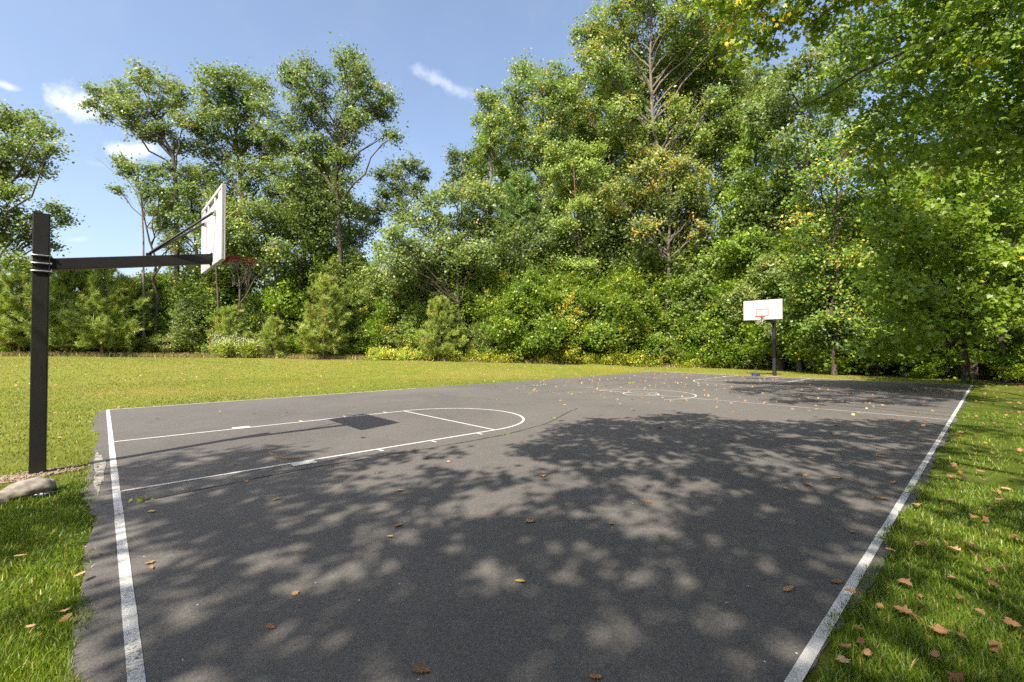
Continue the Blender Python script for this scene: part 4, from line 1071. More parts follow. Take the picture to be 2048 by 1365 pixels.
PN = [pine_proto(71, 6.6), pine_proto(72, 5.2, wide=.42), pine_proto(73, 4.2, wide=.42)]
up_ = [False] * 3
for (i, px, d, s, lab) in [(0, 648, 38.8, 1.04, 'full young pine standing alone at the lawn edge, bright yellow-green'), (0, 205, 39.5, 1.2, 'broad young pine with browning inner needles behind the hoop arm'), (1, 250, 40.5, 1.3, 'young pine crowding against the broad browning pine'),
                           (1, 135, 40.5, 1.5, 'young pine just past the hoop post, yellow-green and bushy'), (0, 40, 40.5, 1.25, 'tall bushy young pine seen beside the hoop post'), (2, 462, 40.2, 1.0, 'blue-green narrow young pine below the red rim'), (1, 880, 38.6, 1.0, 'rounded young pine amid shrubs below the rounded oak'), (2, 545, 39.5, .8, 'small feathery young pine near the white-flowered weeds'),
                           (1, -30, 41, 1.5, 'young pine at the far end of the lawn past the hoop post'), (1, 170, 41.5, 1.5, 'tall young pine rising behind the broad browning pine'), (0, 85, 42, 1.15, 'dense young pine just behind the hoop post')]:
    place(PN, up_, i, px, d, s, lab, 'young pines at the edge of the lawn', 'pine')
MP = [pine_proto(74, 17.5, 'dark_pine_needle', clear=.62, wide=.15, tuft=1.9)]
um = [False]
for (px, d, s, lab) in [(1045, 42, 1.0, 'tall bare-stemmed pine with tufted blue-green top'), (605, 45.5, 1.05, 'tall dark pine with ragged top rising inside the oak clump')]:
    place(MP, um, 0, px, d, s, lab, 'tall pines in the woods', 'pine')

# bare trunks seen between the leaves
tr_spots = [(905, 40.6, 11, .11, 'oak_bark'), (942, 40.9, 12, .13, 'oak_bark'), (1005, 39.9, 12, .10, 'grey_bark'), (1048, 39.9, 11, .10, 'grey_bark'), (1162, 39.8, 13, .11, 'oak_bark'), (1243, 39.4, 14, .13, 'grey_bark'), (1286, 39.1, 13, .15, 'grey_bark'), (1330, 38.9, 15, .2, 'oak_bark'), (1508, 35.2, 13, .14, 'grey_bark'), (1530, 34.8, 13, .17, 'grey_bark'), (440, 42, 13, .12, 'oak_bark'), (560, 42.5, 14, .15, 'oak_bark'), (600, 43, 13, .12, 'oak_bark'), (640, 44, 14, .11, 'oak_bark'), (1235, 41.5, 17, .17, 'grey_bark'), (1222, 42.5, 18, .15, 'grey_bark'), (1208, 44, 16, .14, 'oak_bark'), (1512, 37, 14, .20, 'grey_bark'), (1535, 36.5, 14, .24, 'grey_bark'), (1166, 44, 15, .15, 'oak_bark'), (1003, 45, 14, .16, 'grey_bark'), (1046, 46, 14, .15, 'oak_bark'), (1275, 40, 14, .2, 'grey_bark'),
            (620, 48, 17, .17, 'oak_bark'), (700, 49, 17, .17, 'oak_bark'), (1945, 22, 10, .16, 'oak_bark'), (2012, 20.5, 10, .12, 'oak_bark'), (1880, 26, 12, .15, 'oak_bark'), (1808, 27, 12, .10, 'oak_bark'), (2035, 24, 12, .15, 'grey_bark')]
for k, (px, d, h, r_, bk) in enumerate(tr_spots):
    b = on_ground(px, d); rr = np.random.default_rng(200 + k); T = Tubes(); n = 8
    lean = rr.normal(size=2) * .05 * h
    tp = np.c_[lean[0] * np.linspace(0, 1, n) ** 1.4, lean[1] * np.linspace(0, 1, n) ** 1.4, np.linspace(-.2, h, n)]; tp[1:, :2] += rr.normal(size=(n - 1, 2)) * .05
    T.add(tp, np.linspace(r_ * 1.2, r_ * .4, n), 8); cl = []
    for _ in range(9):
        z = h * rr.uniform(.55, .98); a = np.array([np.interp(z, tp[:, 2], tp[:, i]) for i in range(3)]); th = rr.random() * 6.3; L = rr.uniform(1., 2.4)
        e = a + np.array((math.cos(th) * L, math.sin(th) * L, L * .7)); limb(T, rr, a, e, r_ * .35, .02, .05, 5, 5)
        cl += [e + rr.normal(size=3) * .6 for _ in range(9)]
    root = tag(empty('forest_tree', b), ('pale grey-barked slim trunk' if bk == 'grey_bark' else 'dark-barked slim trunk') + ' with a small high crown ' + mark(px), 'tree', 'pale slim trunks inside the woods' if bk == 'grey_bark' else 'dark slim trunks inside the woods')
    link('trunk', T.mesh('trunk'), bk, root)
    V, F, tn = clump_leaves(rr, np.array(cl), .4, 34, .22, 'leaf', .45, .14)
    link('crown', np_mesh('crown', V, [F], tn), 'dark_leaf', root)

# ---- the distant wood behind the court: one mass
rw = np.random.default_rng(301); cl = []
for px in np.arange(700, 2500, 17.0):
    d = float(edge_depth(px)) + rw.uniform(11, 24)
    hmax = np.interp(px, [700, 900, 1100, 1300, 1500, 1750, 2048, 2500], [7.5, 10, 15, 17, 17, 16, 15, 14]) * d / 52
    b = on_ground(px, d); n = 26
    cl.append(np.c_[b[0] + rw.normal(size=n) * 1.6, b[1] + rw.normal(size=n) * 1.6, b[2] + rw.random(n) ** .8 * hmax])
cl = np.concatenate(cl)
V, F, tn = clump_leaves(rw, cl, .75, 20, .44, 'leaf', .45, .18)
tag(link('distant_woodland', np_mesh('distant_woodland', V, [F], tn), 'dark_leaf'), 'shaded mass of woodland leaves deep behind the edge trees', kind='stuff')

cl = []  # unseen woods added on the near side to cut skylight on the court
for x in np.arange(-45, 42, 1.5):
    n = 60; y0 = -19 - 6 * rw.random()
    cl.append(np.c_[x + rw.normal(size=n) * 1.4, y0 + rw.normal(size=n) * 1.8, rw.random(n) ** .8 * rw.uniform(12, 18)])
cl = np.concatenate(cl)
V, F, tn = clump_leaves(rw, cl, .9, 10, .8, 'leaf', .45, .18)
tag(link('distant_woodland', np_mesh('distant_woodland', V, [F], tn), 'dark_leaf'), 'unseen woodland added beyond the near sideline to block skylight', kind='stuff')

# ---- unseen trees behind and beside us, crowns shaped to cast the court's shade outline
MAIN = [(-400, 1010), (0, 1012), (150, 985), (235, 985), (250, 925), (330, 912), (430, 920), (470, 898), (540, 893), (590, 905), (600, 932), (700, 914), (780, 900), (850, 918), (900, 890), (960, 905), (1040, 884), (1085, 890), (1110, 858), (1180, 836), (1260, 847), (1330, 829), (1390, 824), (1440, 837), (1500, 850),
        (1540, 832), (1620, 845), (1720, 840), (1890, 848), (2048, 855), (2500, 860), (2500, 4000), (-400, 4000)]
FAR1 = [(1450, 779), (1600, 768), (1760, 770), (1920, 774), (1960, 800), (1905, 803), (1840, 812), (1700, 806), (1560, 806)]
FAR2 = [(1480, 752), (1640, 756), (1940, 766), (1930, 772), (1700, 764), (1500, 758)]
FAR3 = [(1950, 770), (2300, 775), (2300, 850), (1940, 840), (1970, 805)]
HOLES = [(1010, 1003, 100, 24), (1115, 972, 62, 18), (985, 930, 110, 18), (825, 1022, 46, 10), (915, 1042, 50, 10), (950, 1138, 62, 24), (1020, 1160, 42, 22), (940, 1110, 30, 10), (600, 1066, 46, 12), (555, 1118, 62, 13), (375, 1082, 60, 14), (330, 1150, 75, 18), (460, 1200, 55, 14), (700, 1140, 42, 20), (815, 1125, 34, 14), (795, 1170, 24, 12),
         (845, 1305, 24, 22), (950, 1292, 50, 22), (1010, 1340, 40, 18), (830, 1255, 32, 14), (1330, 920, 95, 12), (1265, 968, 60, 16), (1345, 1015, 40, 16), (1425, 975, 60, 14), (1550, 920, 60, 13), (1610, 950, 90, 14), (1545, 1022, 42, 12), (1700, 985, 60, 12), (1720, 1015, 50, 8), (1755, 930, 40, 9), (1745, 895, 60, 7), (1640, 900, 40, 8), (1250, 905, 50, 8), (1190, 930, 40, 10), (1310, 1035, 34, 12),
         (720, 975, 60, 13), (850, 965, 60, 10), (760, 945, 50, 8), (900, 925, 60, 8), (1560, 1062, 18, 8), (1500, 1120, 26, 14), (1540, 1150, 26, 14),
         (1960, 935, 70, 16), (1990, 1000, 90, 14), (1900, 1045, 50, 14), (1985, 1085, 60, 12), (1970, 885, 90, 9), (1920, 975, 50, 10), (1880, 905, 30, 6), (90, 992, 100, 8), (60, 1130, 50, 6), (110, 1155, 70, 8), (40, 1205, 40, 8), (200, 1105, 40, 8), (150, 1050, 50, 5), (300, 928, 40, 7)]


def in_poly(x, y, P):
    P = np.array(P, float); c = np.zeros(len(x), bool); j = len(P) - 1
    for i in range(len(P)):
        cond = ((P[i, 1] > y) != (P[j, 1] > y)) & (x < (P[j, 0] - P[i, 0]) * (y - P[i, 1]) / (P[j, 1] - P[i, 1] + 1e-9) + P[i, 0])
        c ^= cond; j = i
    return c


def shade_ok(gx_, gy_, rng):
    q = to_px(np.c_[gx_, gy_, np.zeros(len(gx_))])
    x, y, z = q[:, 0], q[:, 1], q[:, 2]
    fr = z > 0.7
    main = in_poly(x, y, MAIN)
    prob = np.where(main, 0.93, 0.0)
    prob = np.where(main & (y < 905) & (x < 1110), .55, prob)
    prob = np.where(main & (y < 960) & (x > 640) & (x < 1110), .50, prob)
    blob = vnoise(gx_ * 1.1 + gy_ * .3, gy_ * 2.2, 21)
    prob = np.where(main & (gy_ < -8.15) & (gx_ > 3.2), np.where(blob > .52, .5, .03), prob); prob = np.where(main & (x < 190), np.where(blob > .42, .7, .04), prob)
    prob = np.where(in_poly(x, y, FAR1) | in_poly(x, y, FAR2), .30, prob)
    fine = vnoise(gx_ * 2.6 + 3, gy_ * 2.6, 33); prob = np.where(main & (y < 1190) & (y > 800) & (fine < .27), prob * .12, prob); prob = np.where(main & (y >= 1190) & (fine < .13), prob * .25, prob)
    for hx, hy, a, b in HOLES:
        prob = np.where(((x - hx) / a) ** 2 + ((y - hy) / b) ** 2 < 1.05, 0.0, prob)
    side = (~fr) & (gy_ < -4.5)
    prob = np.where(fr, prob, np.where(side, .8, 0.0))
    prob = np.where((gx_ < -0.3) & (gy_ > -0.75), 0, prob)   # the open lawn round the hoop post lies in the sun
    return rng.random(len(gx_)) < prob


rs = np.random.default_rng(404)
nC = 11500
gx_ = rs.uniform(-9, 27, nC); gy_ = rs.uniform(-13, 1.5, nC)
ok = shade_ok(gx_, gy_, rs)
gx_, gy_ = gx_[ok], gy_[ok]
hC = 9.8 + 1.0 * np.sin(gx_ * .35 + 1) + .8 * np.sin(gy_ * .5) + rs.normal(size=len(gx_)) * .7
for _ in range(6):
    q = to_px(np.c_[gx_ - 0.855 * hC, gy_ - 0.27 * hC, hC]); vis = (q[:, 2] > .3) & (q[:, 0] > -150) & (q[:, 0] < 2250) & (q[:, 1] > -260)
    hC = np.where(vis, hC + 1.5, hC)
SHC = np.c_[gx_ - 0.855 * hC, gy_ - 0.27 * hC, hC]
trunks = [(-12.5, -11.0), (-7.5, -13.5), (-2.0, -12.6), (3.5, -13.2), (9.2, -12.6), (-15.0, -6.5)]
lab = ['oak whose shade falls on the baseline end of the court', 'oak whose shade falls on the grass by the grey boulder', 'oak whose crown dapples the court beside the painted lane', 'oak beside the sideline dappling the middle of the court', 'oak beside the sideline dappling the far half of the court', 'oak beyond the hoop end shading the near baseline']
own = np.argmin(np.stack([np.hypot(SHC[:, 0] - a, (SHC[:, 1] - b) * .8) for a, b in trunks], 1), 1)
for k, (a, b) in enumerate(trunks):
    C = SHC[own == k]
    if len(C) < 3: continue
    bz = float(hz(a, b)); root = tag(empty('oak_tree', (a, b, bz)), lab[k], 'tree', 'oaks overhanging the near side of the court')
    T = Tubes(); C0 = C - np.array([a, b, bz]); n = 8
    tp = np.c_[np.cumsum(rs.normal(size=(n, 2)), 0) * .08, np.linspace(-.2, 11.0, n)]; tp[0, :2] = 0
    T.add(tp, np.linspace(.34, .09, n), 9)
    nk = max(5, len(C) // 40); seeds = C0[rs.choice(len(C0), nk, replace=False)]
    for s in seeds:
        za = np.clip(s[2] - np.hypot(s[0], s[1]) * .6, 3.8, 10.3); st_ = np.array([np.interp(za, tp[:, 2], tp[:, 0]), np.interp(za, tp[:, 2], tp[:, 1]), za])
        P = limb(T, rs, st_, s, .04, .012, .16, 7, 5)
        near = C0[np.argsort(((C0 - s) ** 2).sum(1))[:14]]
        for e in near: limb(T, rs, P[rs.integers(4, 7)], e, .022, .008, .03, 4, 3)
    link('trunk', T.mesh('trunk'), 'oak_bark', root)
    V, F, tn = clump_leaves(rs, C0, .14, 22, .16, 'leaf', .42, .14, up=.8)
    link('crown', np_mesh('crown', V, [F], tn), 'oak_leaf', root)

# ---------------------------------------------------------------- grass


def scatter_view(n, dmin, dmax, rng, half=1.12):
    th = rng.uniform(-half, half, n); d = np.sqrt(rng.uniform(dmin ** 2, dmax ** 2, n))
    a = YAW - th
    return CAM[0] + d * np.cos(a), CAM[1] + d * np.sin(a), d


def on_lawn(x, y, m=0.0):
    # ragged grass edge creeping over the asphalt
    n = 0.05 * np.sin(x * 5.1 + np.sin(y * 3)) * np.sin(x * 1.7) + 0.04 * np.sin(y * 6.3 + 1) + m
    inside = (x > CX0 + .02 + n) & (x < CX1 - n) & (y > CY0 + .03 + n) & (y < CY1 - n)
    soil = (((x + .86) / .5) ** 2 + ((y + .12) / .17) ** 2 < 1) | (((x + 1.9) / .8) ** 2 + ((y + .2) / .2) ** 2 < 1)
    return ~inside & ~soil


def blades(n, dmin, dmax, hgt, wid, rng, segs, mat, name, label, half=1.12, filt=None, tint0=.42):
    x, y, d = scatter_view(n, dmin, dmax, rng, half)
    k = on_lawn(x, y)
    if filt is not None: k &= filt(x, y)
    pp = to_px(np.c_[x, y, 0 * x]); k &= (pp[:, 2] < edge_depth(pp[:, 0]) + .5)
    x, y, d = x[k], y[k], d[k]; n = len(x)
    z = hz(x, y)
    patch = .5 + .5 * np.sin(x * 1.9 + 2 * np.sin(y * 1.3)) * np.sin(y * 2.3 + x)
    h = hgt * (.45 + .9 * rng.random(n)) * (.7 + .5 * patch); w = wid * (.7 + .6 * rng.random(n))
    th = rng.random(n) * 6.283; lean = rng.uniform(.1, 1.1, n)
    u = np.c_[np.cos(th), np.sin(th), 0 * th]; dr = rng.random(n) * 6.283; dv = np.c_[np.cos(dr), np.sin(dr), 0 * dr]
    b = np.c_[x, y, z - .005]
    tip = b + dv * (h * lean)[:, None] * .8 + np.array([0, 0, 1.]) * (h * np.sqrt(np.clip(1 - (lean * .62) ** 2, .15, 1)))[:, None]
    if segs == 2:
        md = b + (tip - b) * .5 + np.array([0, 0, 1.]) * (h * .14)[:, None]
        V = np.stack([b - u * w[:, None], b + u * w[:, None], md + u * (w * .7)[:, None], md - u * (w * .7)[:, None], tip], 1)
        i = np.arange(n)[:, None] * 5; F = [i + np.array([0, 1, 2, 3]), i + np.array([3, 2, 4])]; kk = 5
    else:
        V = np.stack([b - u * w[:, None], b + u * w[:, None], tip], 1); F = [np.arange(n * 3).reshape(-1, 3)]; kk = 3
    big = vnoise(x * .35, y * .35, 3) ; band = np.exp(-((y - 11.6 - .06 * x - 1.2 * (vnoise(x * .3, y * .1, 8) - .5)) / .9) ** 2) * (x < 14)
    drift = .30 * (big - .5) + .16 * (vnoise(x * 1.4, y * 1.4, 5) - .5) + (.62 * band * smoothstep((vnoise(x * .8, y * 1.1, 9) - .3) / .3) if mat == 'lawn_blade' else 0)
    drift = drift - .25 * np.exp(-((y - 8.3) / .9) ** 2) * (mat == 'lawn_blade')
    t0 = np.clip(tint0 + drift + .16 * (patch - .5) + rng.normal(size=n) * .17, 0, .92)
    t0 = np.where(rng.random(n) < .045, 1.0, t0)
    me = np_mesh(name, V.reshape(-1, 3), F, np.repeat(t0, kk))
    return tag(link(name, me, mat), label, kind='stuff')


rg = np.random.default_rng(505)
nearf = lambda x, y: (y < -7.9) | (x < 0.3)
blades(165000, 1.4, 4.2, .056, .0030, rg, 2, 'grass_blade', 'grass', 'lush green grass close beside the court edges', filt=nearf, half=1.05)
blades(150000, 4.2, 8.0, .055, .0045, rg, 2, 'grass_blade', 'grass', 'short green grass at the court edges', filt=lambda x, y: nearf(x, y) & ((y < -1) | (y < -7.9)))
blades(60000, 6.0, 12.0, .055, .006, rg, 1, 'lawn_blade', 'grass', 'sunlit yellow-green grass behind the hoop post', filt=lambda x, y: (x < .3) & (y >= -1.6), tint0=.38)
blades(60000, 8.0, 17.0, .06, .007, rg, 1, 'grass_blade', 'grass', 'green grass strip beside the sideline', filt=lambda x, y: (y < -7.9), tint0=.5)
blades(150000, 10.0, 24.0, .05, .010, rg, 1, 'lawn_blade', 'grass', 'mown yellow-green lawn grass beyond the court', filt=lambda x, y: (y > 3))
blades(90000, 24.0, 52.0, .055, .020, rg, 1, 'lawn_blade', 'grass', 'distant mown lawn grass before the woods', filt=lambda x, y: (y > 3) | (x > 28), tint0=.45)

# tall dry fringe at the foot of the woods
n = 26000; px = rg.uniform(-100, 1560, n); d = edge_depth(px) + rg.normal(size=n) * .4 - .35
keep = rg.random(n) < np.interp(px, [-100, 700, 800, 1560], [1, 1, .35, .3]); px, d = px[keep], d[keep]; n = len(px)
P = CAM + np.outer(d, FW) + np.outer((px - 1024) / FPX * d, RT); P[:, 2] = hz(P[:, 0], P[:, 1])
h = rg.uniform(.12, .5, n); th = rg.random(n) * 6.28; u = np.c_[np.cos(th), np.sin(th), 0 * th] * .018
tip = P + np.c_[rg.normal(size=(n, 2)) * .12, h]
V = np.stack([P - u, P + u, tip], 1).reshape(-1, 3)
tag(link('tall_grass', np_mesh('tall_grass', V, [np.arange(n * 3).reshape(-1, 3)], np.repeat(np.clip(rg.normal(size=n) * .25 + .45, 0, 1), 3)), 'dry_grass'), 'pale uncut fringe of dry grass along the woods', kind='stuff')

# white-flowered weed clumps
for k, (px, d, s) in enumerate([(452, 38.8, 1.0), (500, 38.9, .95)]):
    b = on_ground(px, d); rr = np.random.default_rng(600 + k); T = Tubes(); tips = []
    for j in range(34):
        e = np.array((rr.normal() * .75, rr.normal() * .6, rr.uniform(1.0, 1.9))) * s
        P = limb(T, rr, e * np.array((.45, .45, 0)), e, .012, .006, .05, 4, 3); tips.append(e)
    root = tag(empty('flowering_weed', b), ['tall weed clump topped with white flowers under the rim', 'white-topped weed clump next to the small feathery pine'][k], 'weed', 'white-flowered weeds at the lawn edge')
    link('stem', T.mesh('stem'), 'twig_bark', root); tips = np.array(tips)
    V, F, tn = clump_leaves(rr, tips + np.array((0, 0, .02)), .13, 26, .06, 'leaf', .8, .12, up=1.2); link('flower_head', np_mesh('flower_head', V, [F], tn), 'white_flower', root)
    lc = tips[:, None, :] * np.array([.85, .85, 1]) * np.array([.3, .5, .7, .85])[None, :, None]
    V, F, tn = clump_leaves(rr, lc.reshape(-1, 3) * np.array([1, 1, 1.0]), .16, 16, .12, 'leaf', .5, .12); link('foliage', np_mesh('foliage', V, [F], tn), 'bramble_leaf', root)

# weeds in the cracks
wc = np.array(weed_c); rr = np.random.default_rng(12)
near_w = np.repeat(wc, 14, 0) + np.c_[rr.normal(size=(len(wc) * 14, 2)) * .05, np.abs(rr.normal(size=len(wc) * 14)) * .02 + .012]
V, F, tn = leaves(near_w, .04 * (.5 + rr.random(len(near_w))), np.clip(rr.normal(size=len(near_w)) * .22 + .3, 0, 1), rr, 'leaf', .6)
tag(link('crack_weeds', np_mesh('crack_weeds', V, [F], tn), 'bramble_leaf'), 'small weeds sprouting along cracks in the asphalt', kind='stuff')

# ---------------------------------------------------------------- house behind the trees
hb = at(545, 697, 64); hb[2] = float(hz(hb[0], hb[1]))
root = tag(empty('house', hb, math.radians(12)), 'brick house with grey roof glimpsed between the oak trunks', 'house')
box('wall', (0, 0, 1.9), (15, 9, 3.8), 'house_brick', root)
rm = bpy.data.meshes.new('roof')
ov = .45
rm.from_pydata([(-7.5 - ov, -4.5 - ov, 3.7), (7.5 + ov, -4.5 - ov, 3.7), (7.5 + ov, 4.5 + ov, 3.7), (-7.5 - ov, 4.5 + ov, 3.7), (-7.5 - ov, 0, 6.2), (7.5 + ov, 0, 6.2),
                (-7.5 - ov, -4.5 - ov, 3.88), (7.5 + ov, -4.5 - ov, 3.88), (7.5 + ov, 4.5 + ov, 3.88), (-7.5 - ov, 4.5 + ov, 3.88), (-7.5 - ov, 0, 6.4), (7.5 + ov, 0, 6.4)], [],
               [(6, 7, 11, 10), (8, 9, 10, 11), (0, 4, 5, 1), (2, 5, 4, 3), (0, 1, 7, 6), (2, 3, 9, 8), (0, 6, 10, 4), (3, 4, 10, 9), (1, 5, 11, 7), (2, 8, 11, 5)]); rm.update()
rf = link('roof', rm, 'house_roof', root)
box('chimney', (-3.2, -1.6, 5.9), (.9, .7, 2.2), 'house_brick', rf)
box('gutter', (0, -5.02, 3.75), (15.9, .12, .2), 'house_trim', root)
box('gable', (-7.45, 0, 4.4), (.12, 5.0, 1.2), 'house_trim', root)
for wx in (-5, -1.5, 2, 5.5):
    w_ = box('window', (wx, -4.52, 2.2), (1.2, .08, 1.5), 'house_trim', root); box('pane', (wx, -4.575, 2.2), (1.0, .03, 1.3), 'window_glass', w_)


# ---------------------------------------------------------------- small things
def rock(name, loc, s, seed, label):
    bm = bmesh.new(); bmesh.ops.create_icosphere(bm, subdivisions=4, radius=1)
    rr = np.random.default_rng(seed); pl = unit(rr.normal(size=(14, 3))); off = rr.uniform(.62, .95, 14)
    from mathutils import noise as mn
    for v in bm.verts:
        p_ = np.array(v.co)
        for q, o_ in zip(pl, off):
            e = p_ @ q - o_
            if e > 0: p_ = p_ - q * e * .85
        nn = mn.fractal(Vector(p_ * 2.2), 1.0, 2.0, 4) * .09
        v.co = Vector(p_ * (1 + nn)) * 1
    bmesh.ops.scale(bm, vec=s, verts=bm.verts)
    me = bpy.data.meshes.new(name); bm.to_mesh(me); bm.free()
    for f in me.polygons: f.use_smooth = True
    o = link(name, me, 'rock_grey', None, loc); return tag(o, label, 'rock', 'rocks by the hoop post')


q = ground_px(52, 994)
rock('rock', (q[0], q[1] + .05, .045), (.25, .18, .13), 5, 'weathered grey boulder lying in the grass by the hoop post').rotation_euler = (0.1, -.12, .5)
q = ground_px(2, 1003)
rock('rock', (q[0] - .04, q[1], .02), (.15, .13, .075), 15, 'smaller low rock touching the grey boulder').rotation_euler = (0, .1, 1.2)
q = ground_px(86, 992)
bm = bmesh.new(); bmesh.ops.create_icosphere(bm, subdivisions=3, radius=1)
from mathutils import noise as mnoise
for v in bm.verts: v.co *= 1 + .45 * mnoise.fractal(v.co * 2.1, 1.0, 2.0, 3)
bmesh.ops.scale(bm, vec=(.085, .05, .025), verts=bm.verts)
me = bpy.data.meshes.new('plastic_scrap'); bm.to_mesh(me); bm.free()
o = tag(link('plastic_scrap', me, 'black_plastic', None, (q[0], q[1], .015)), 'crumpled black plastic scrap beside the grey boulder', 'litter')
box('white_cap', (-.01, -.035, .012), (.026, .02, .02), 'white_plastic', o, bevel=.004)
q = ground_px(1520, 752)
q = np.array((28.95, 1.02, float(hz(28.95, 1.02))))
bm = bmesh.new(); bmesh.ops.create_icosphere(bm, subdivisions=3, radius=1)
for v in bm.verts:
    v.co *= 1 + .25 * mnoise.fractal(v.co * 1.7 + Vector((3, 1, 2)), 1.0, 2.0, 3)
    if v.co.z < -.3: v.co.z = -.3
bmesh.ops.scale(bm, vec=(.16, .23, .17), verts=bm.verts)
me = bpy.data.meshes.new('cloth_bag'); bm.to_mesh(me); bm.free()
for f in me.polygons: f.use_smooth = True
o = tag(link('cloth_bag', me, 'purple_cloth', None, (q[0], q[1], q[2] + .045)), 'slumped dark purple bag on the grass near the far hoop post', 'bag')
tube('strap', [(.02, -.12, .10), (.05, -.06, .19), (.04, .04, .21), (.0, .12, .12)], .012, 'black_plastic', o, 6)
# stick
q = ground_px(563, 920)
root = tag(empty('fallen_stick', (q[0], q[1], .008)), 'short broken brown stick lying across the painted lane line', 'stick')
T = Tubes(); T.add([(-.14, .16, .10), (-.05, .06, .035), (.02, 0, .016), (.12, -.11, .012), (.2, -.14, .014)], [.010, .012, .013, .010, .006], 6); T.add([(.02, 0, .016), (.06, .06, .02), (.08, .10, .012)], [.008, .006, .003], 5)
link('branch', T.mesh('branch'), 'twig_bark', root)

# pebbles on the bare soil
rr = np.random.default_rng(31); PV = []; PF = []; ic = bmesh.new(); bmesh.ops.create_icosphere(ic, subdivisions=1, radius=1)
iv = np.array([v.co for v in ic.verts]); ifc = np.array([[v.index for v in f.verts] for f in ic.faces]); ic.free()
for k in range(420):
    th = rr.random() * 6.28; q_ = math.sqrt(rr.random())
    if rr.random() < .6: x, y = -.86 + .6 * q_ * math.cos(th), -.13 + .22 * q_ * math.sin(th)
    elif rr.random() < .7: x, y = -1.9 + .9 * q_ * math.cos(th), -.2 + .26 * q_ * math.sin(th)
    else: x, y = -.16 + rr.normal() * .05, -.4 + rr.normal() * .6
    s = rr.uniform(.004, .016) * (1.6 if rr.random() < .08 else 1)
    PV.append(iv * s * rr.uniform(.6, 1.2, 3) + np.array((x, y, max(float(hz(x, y)) + .018, 0.004 if x > -.235 else -1) + s * .2))); PF.append(ifc + 12 * k if len(iv) == 12 else ifc + len(iv) * k)
tag(link('gravel', np_mesh('gravel', np.concatenate(PV), [np.concatenate(PF)]), 'pebble'), 'loose pale pebbles around the hoop post', kind='stuff')

# fallen leaves
def leaf_mesh(kind, seed, tint):
    r = np.random.default_rng(seed)
    if kind == 'oak':
        xs = [0, .14, .22, .34, .42, .54, .62, .76, .84, .93, 1.0]; ws = [.02, .10, .20, .11, .30, .15, .33, .16, .22, .08, 0]
    elif kind == 'maple':
        xs = [0, .04, .16, .28, .34, .44, .56, .64, .78, .86, 1.0]; ws = [.02, .16, .40, .22, .34, .58, .26, .20, .26, .10, 0]
    else:
        xs = [0, .08, .2, .3, .4, .5, .6, .7, .8, .92, 1.0]; ws = [.02, .10, .18, .23, .26, .26, .24, .2, .15, .07, 0]
    ws = np.array(ws) * r.uniform(.85, 1.15, len(ws)); c = r.uniform(-.1, 1.0); c2 = r.uniform(.05, .6)
    V = []; n = len(xs)
    for x, w in zip(xs, ws):
        zc = c2 * .35 * (x - .45) ** 2
        for s in (-1, 0, 1):
            V.append((x - .5, s * w, zc + abs(s) * w * c * .45 + (r.normal() * .012)))
    F = []
    for k in range(n - 1):
        F += [(3 * k, 3 * k + 3, 3 * k + 4, 3 * k + 1), (3 * k + 1, 3 * k + 4, 3 * k + 5, 3 * k + 2)]
    V = np.array(V); V[:, 2] -= V[:, 2].min()
    b = len(V)      # stalk
    V = np.vstack([V, [(-.5, -.012, .01), (-.5, .012, .01), (-.72, .02, .03)]])
    return np_mesh('fallen_leaf', V, [np.array(F), np.array([(b, b + 1, b + 2)])], np.full(len(V), tint) + r.normal(size=len(V)) * .06, smooth_=True)


KINDS = [('oak', .30, 'brown lobed oak leaf'), ('oak', .62, 'tan lobed oak leaf'), ('maple', .48, 'rust-orange pointed maple leaf'), ('maple', .70, 'pale tan pointed maple leaf'), ('oval', .98, 'small yellow oval leaf'), ('oval', .55, 'small russet oval leaf')]
LM = []
for k, (kd, tn, nm) in enumerate(KINDS):
    LM.append([leaf_mesh(kd, 900 + 10 * k + j, tn + (j - 2) * .06) for j in range(5)])
for grp in LM:
    for me in grp: me.materials.append(MATS['dead_leaf'])
rl = np.random.default_rng(808)


def put_leaf(k, x, y, z, s, where, grp):
    o = bpy.data.objects.new('fallen_leaf', LM[k][rl.integers(5)]); COL.objects.link(o)
    o.location = (x, y, z); o.scale = (s, s, s); o.rotation_euler = (rl.normal() * .12, rl.normal() * .12, rl.random() * 6.28)
    tag(o, 'dry ' + KINDS[k][2] + ' ' + where, 'leaf', KINDS[k][2] + 's ' + grp)


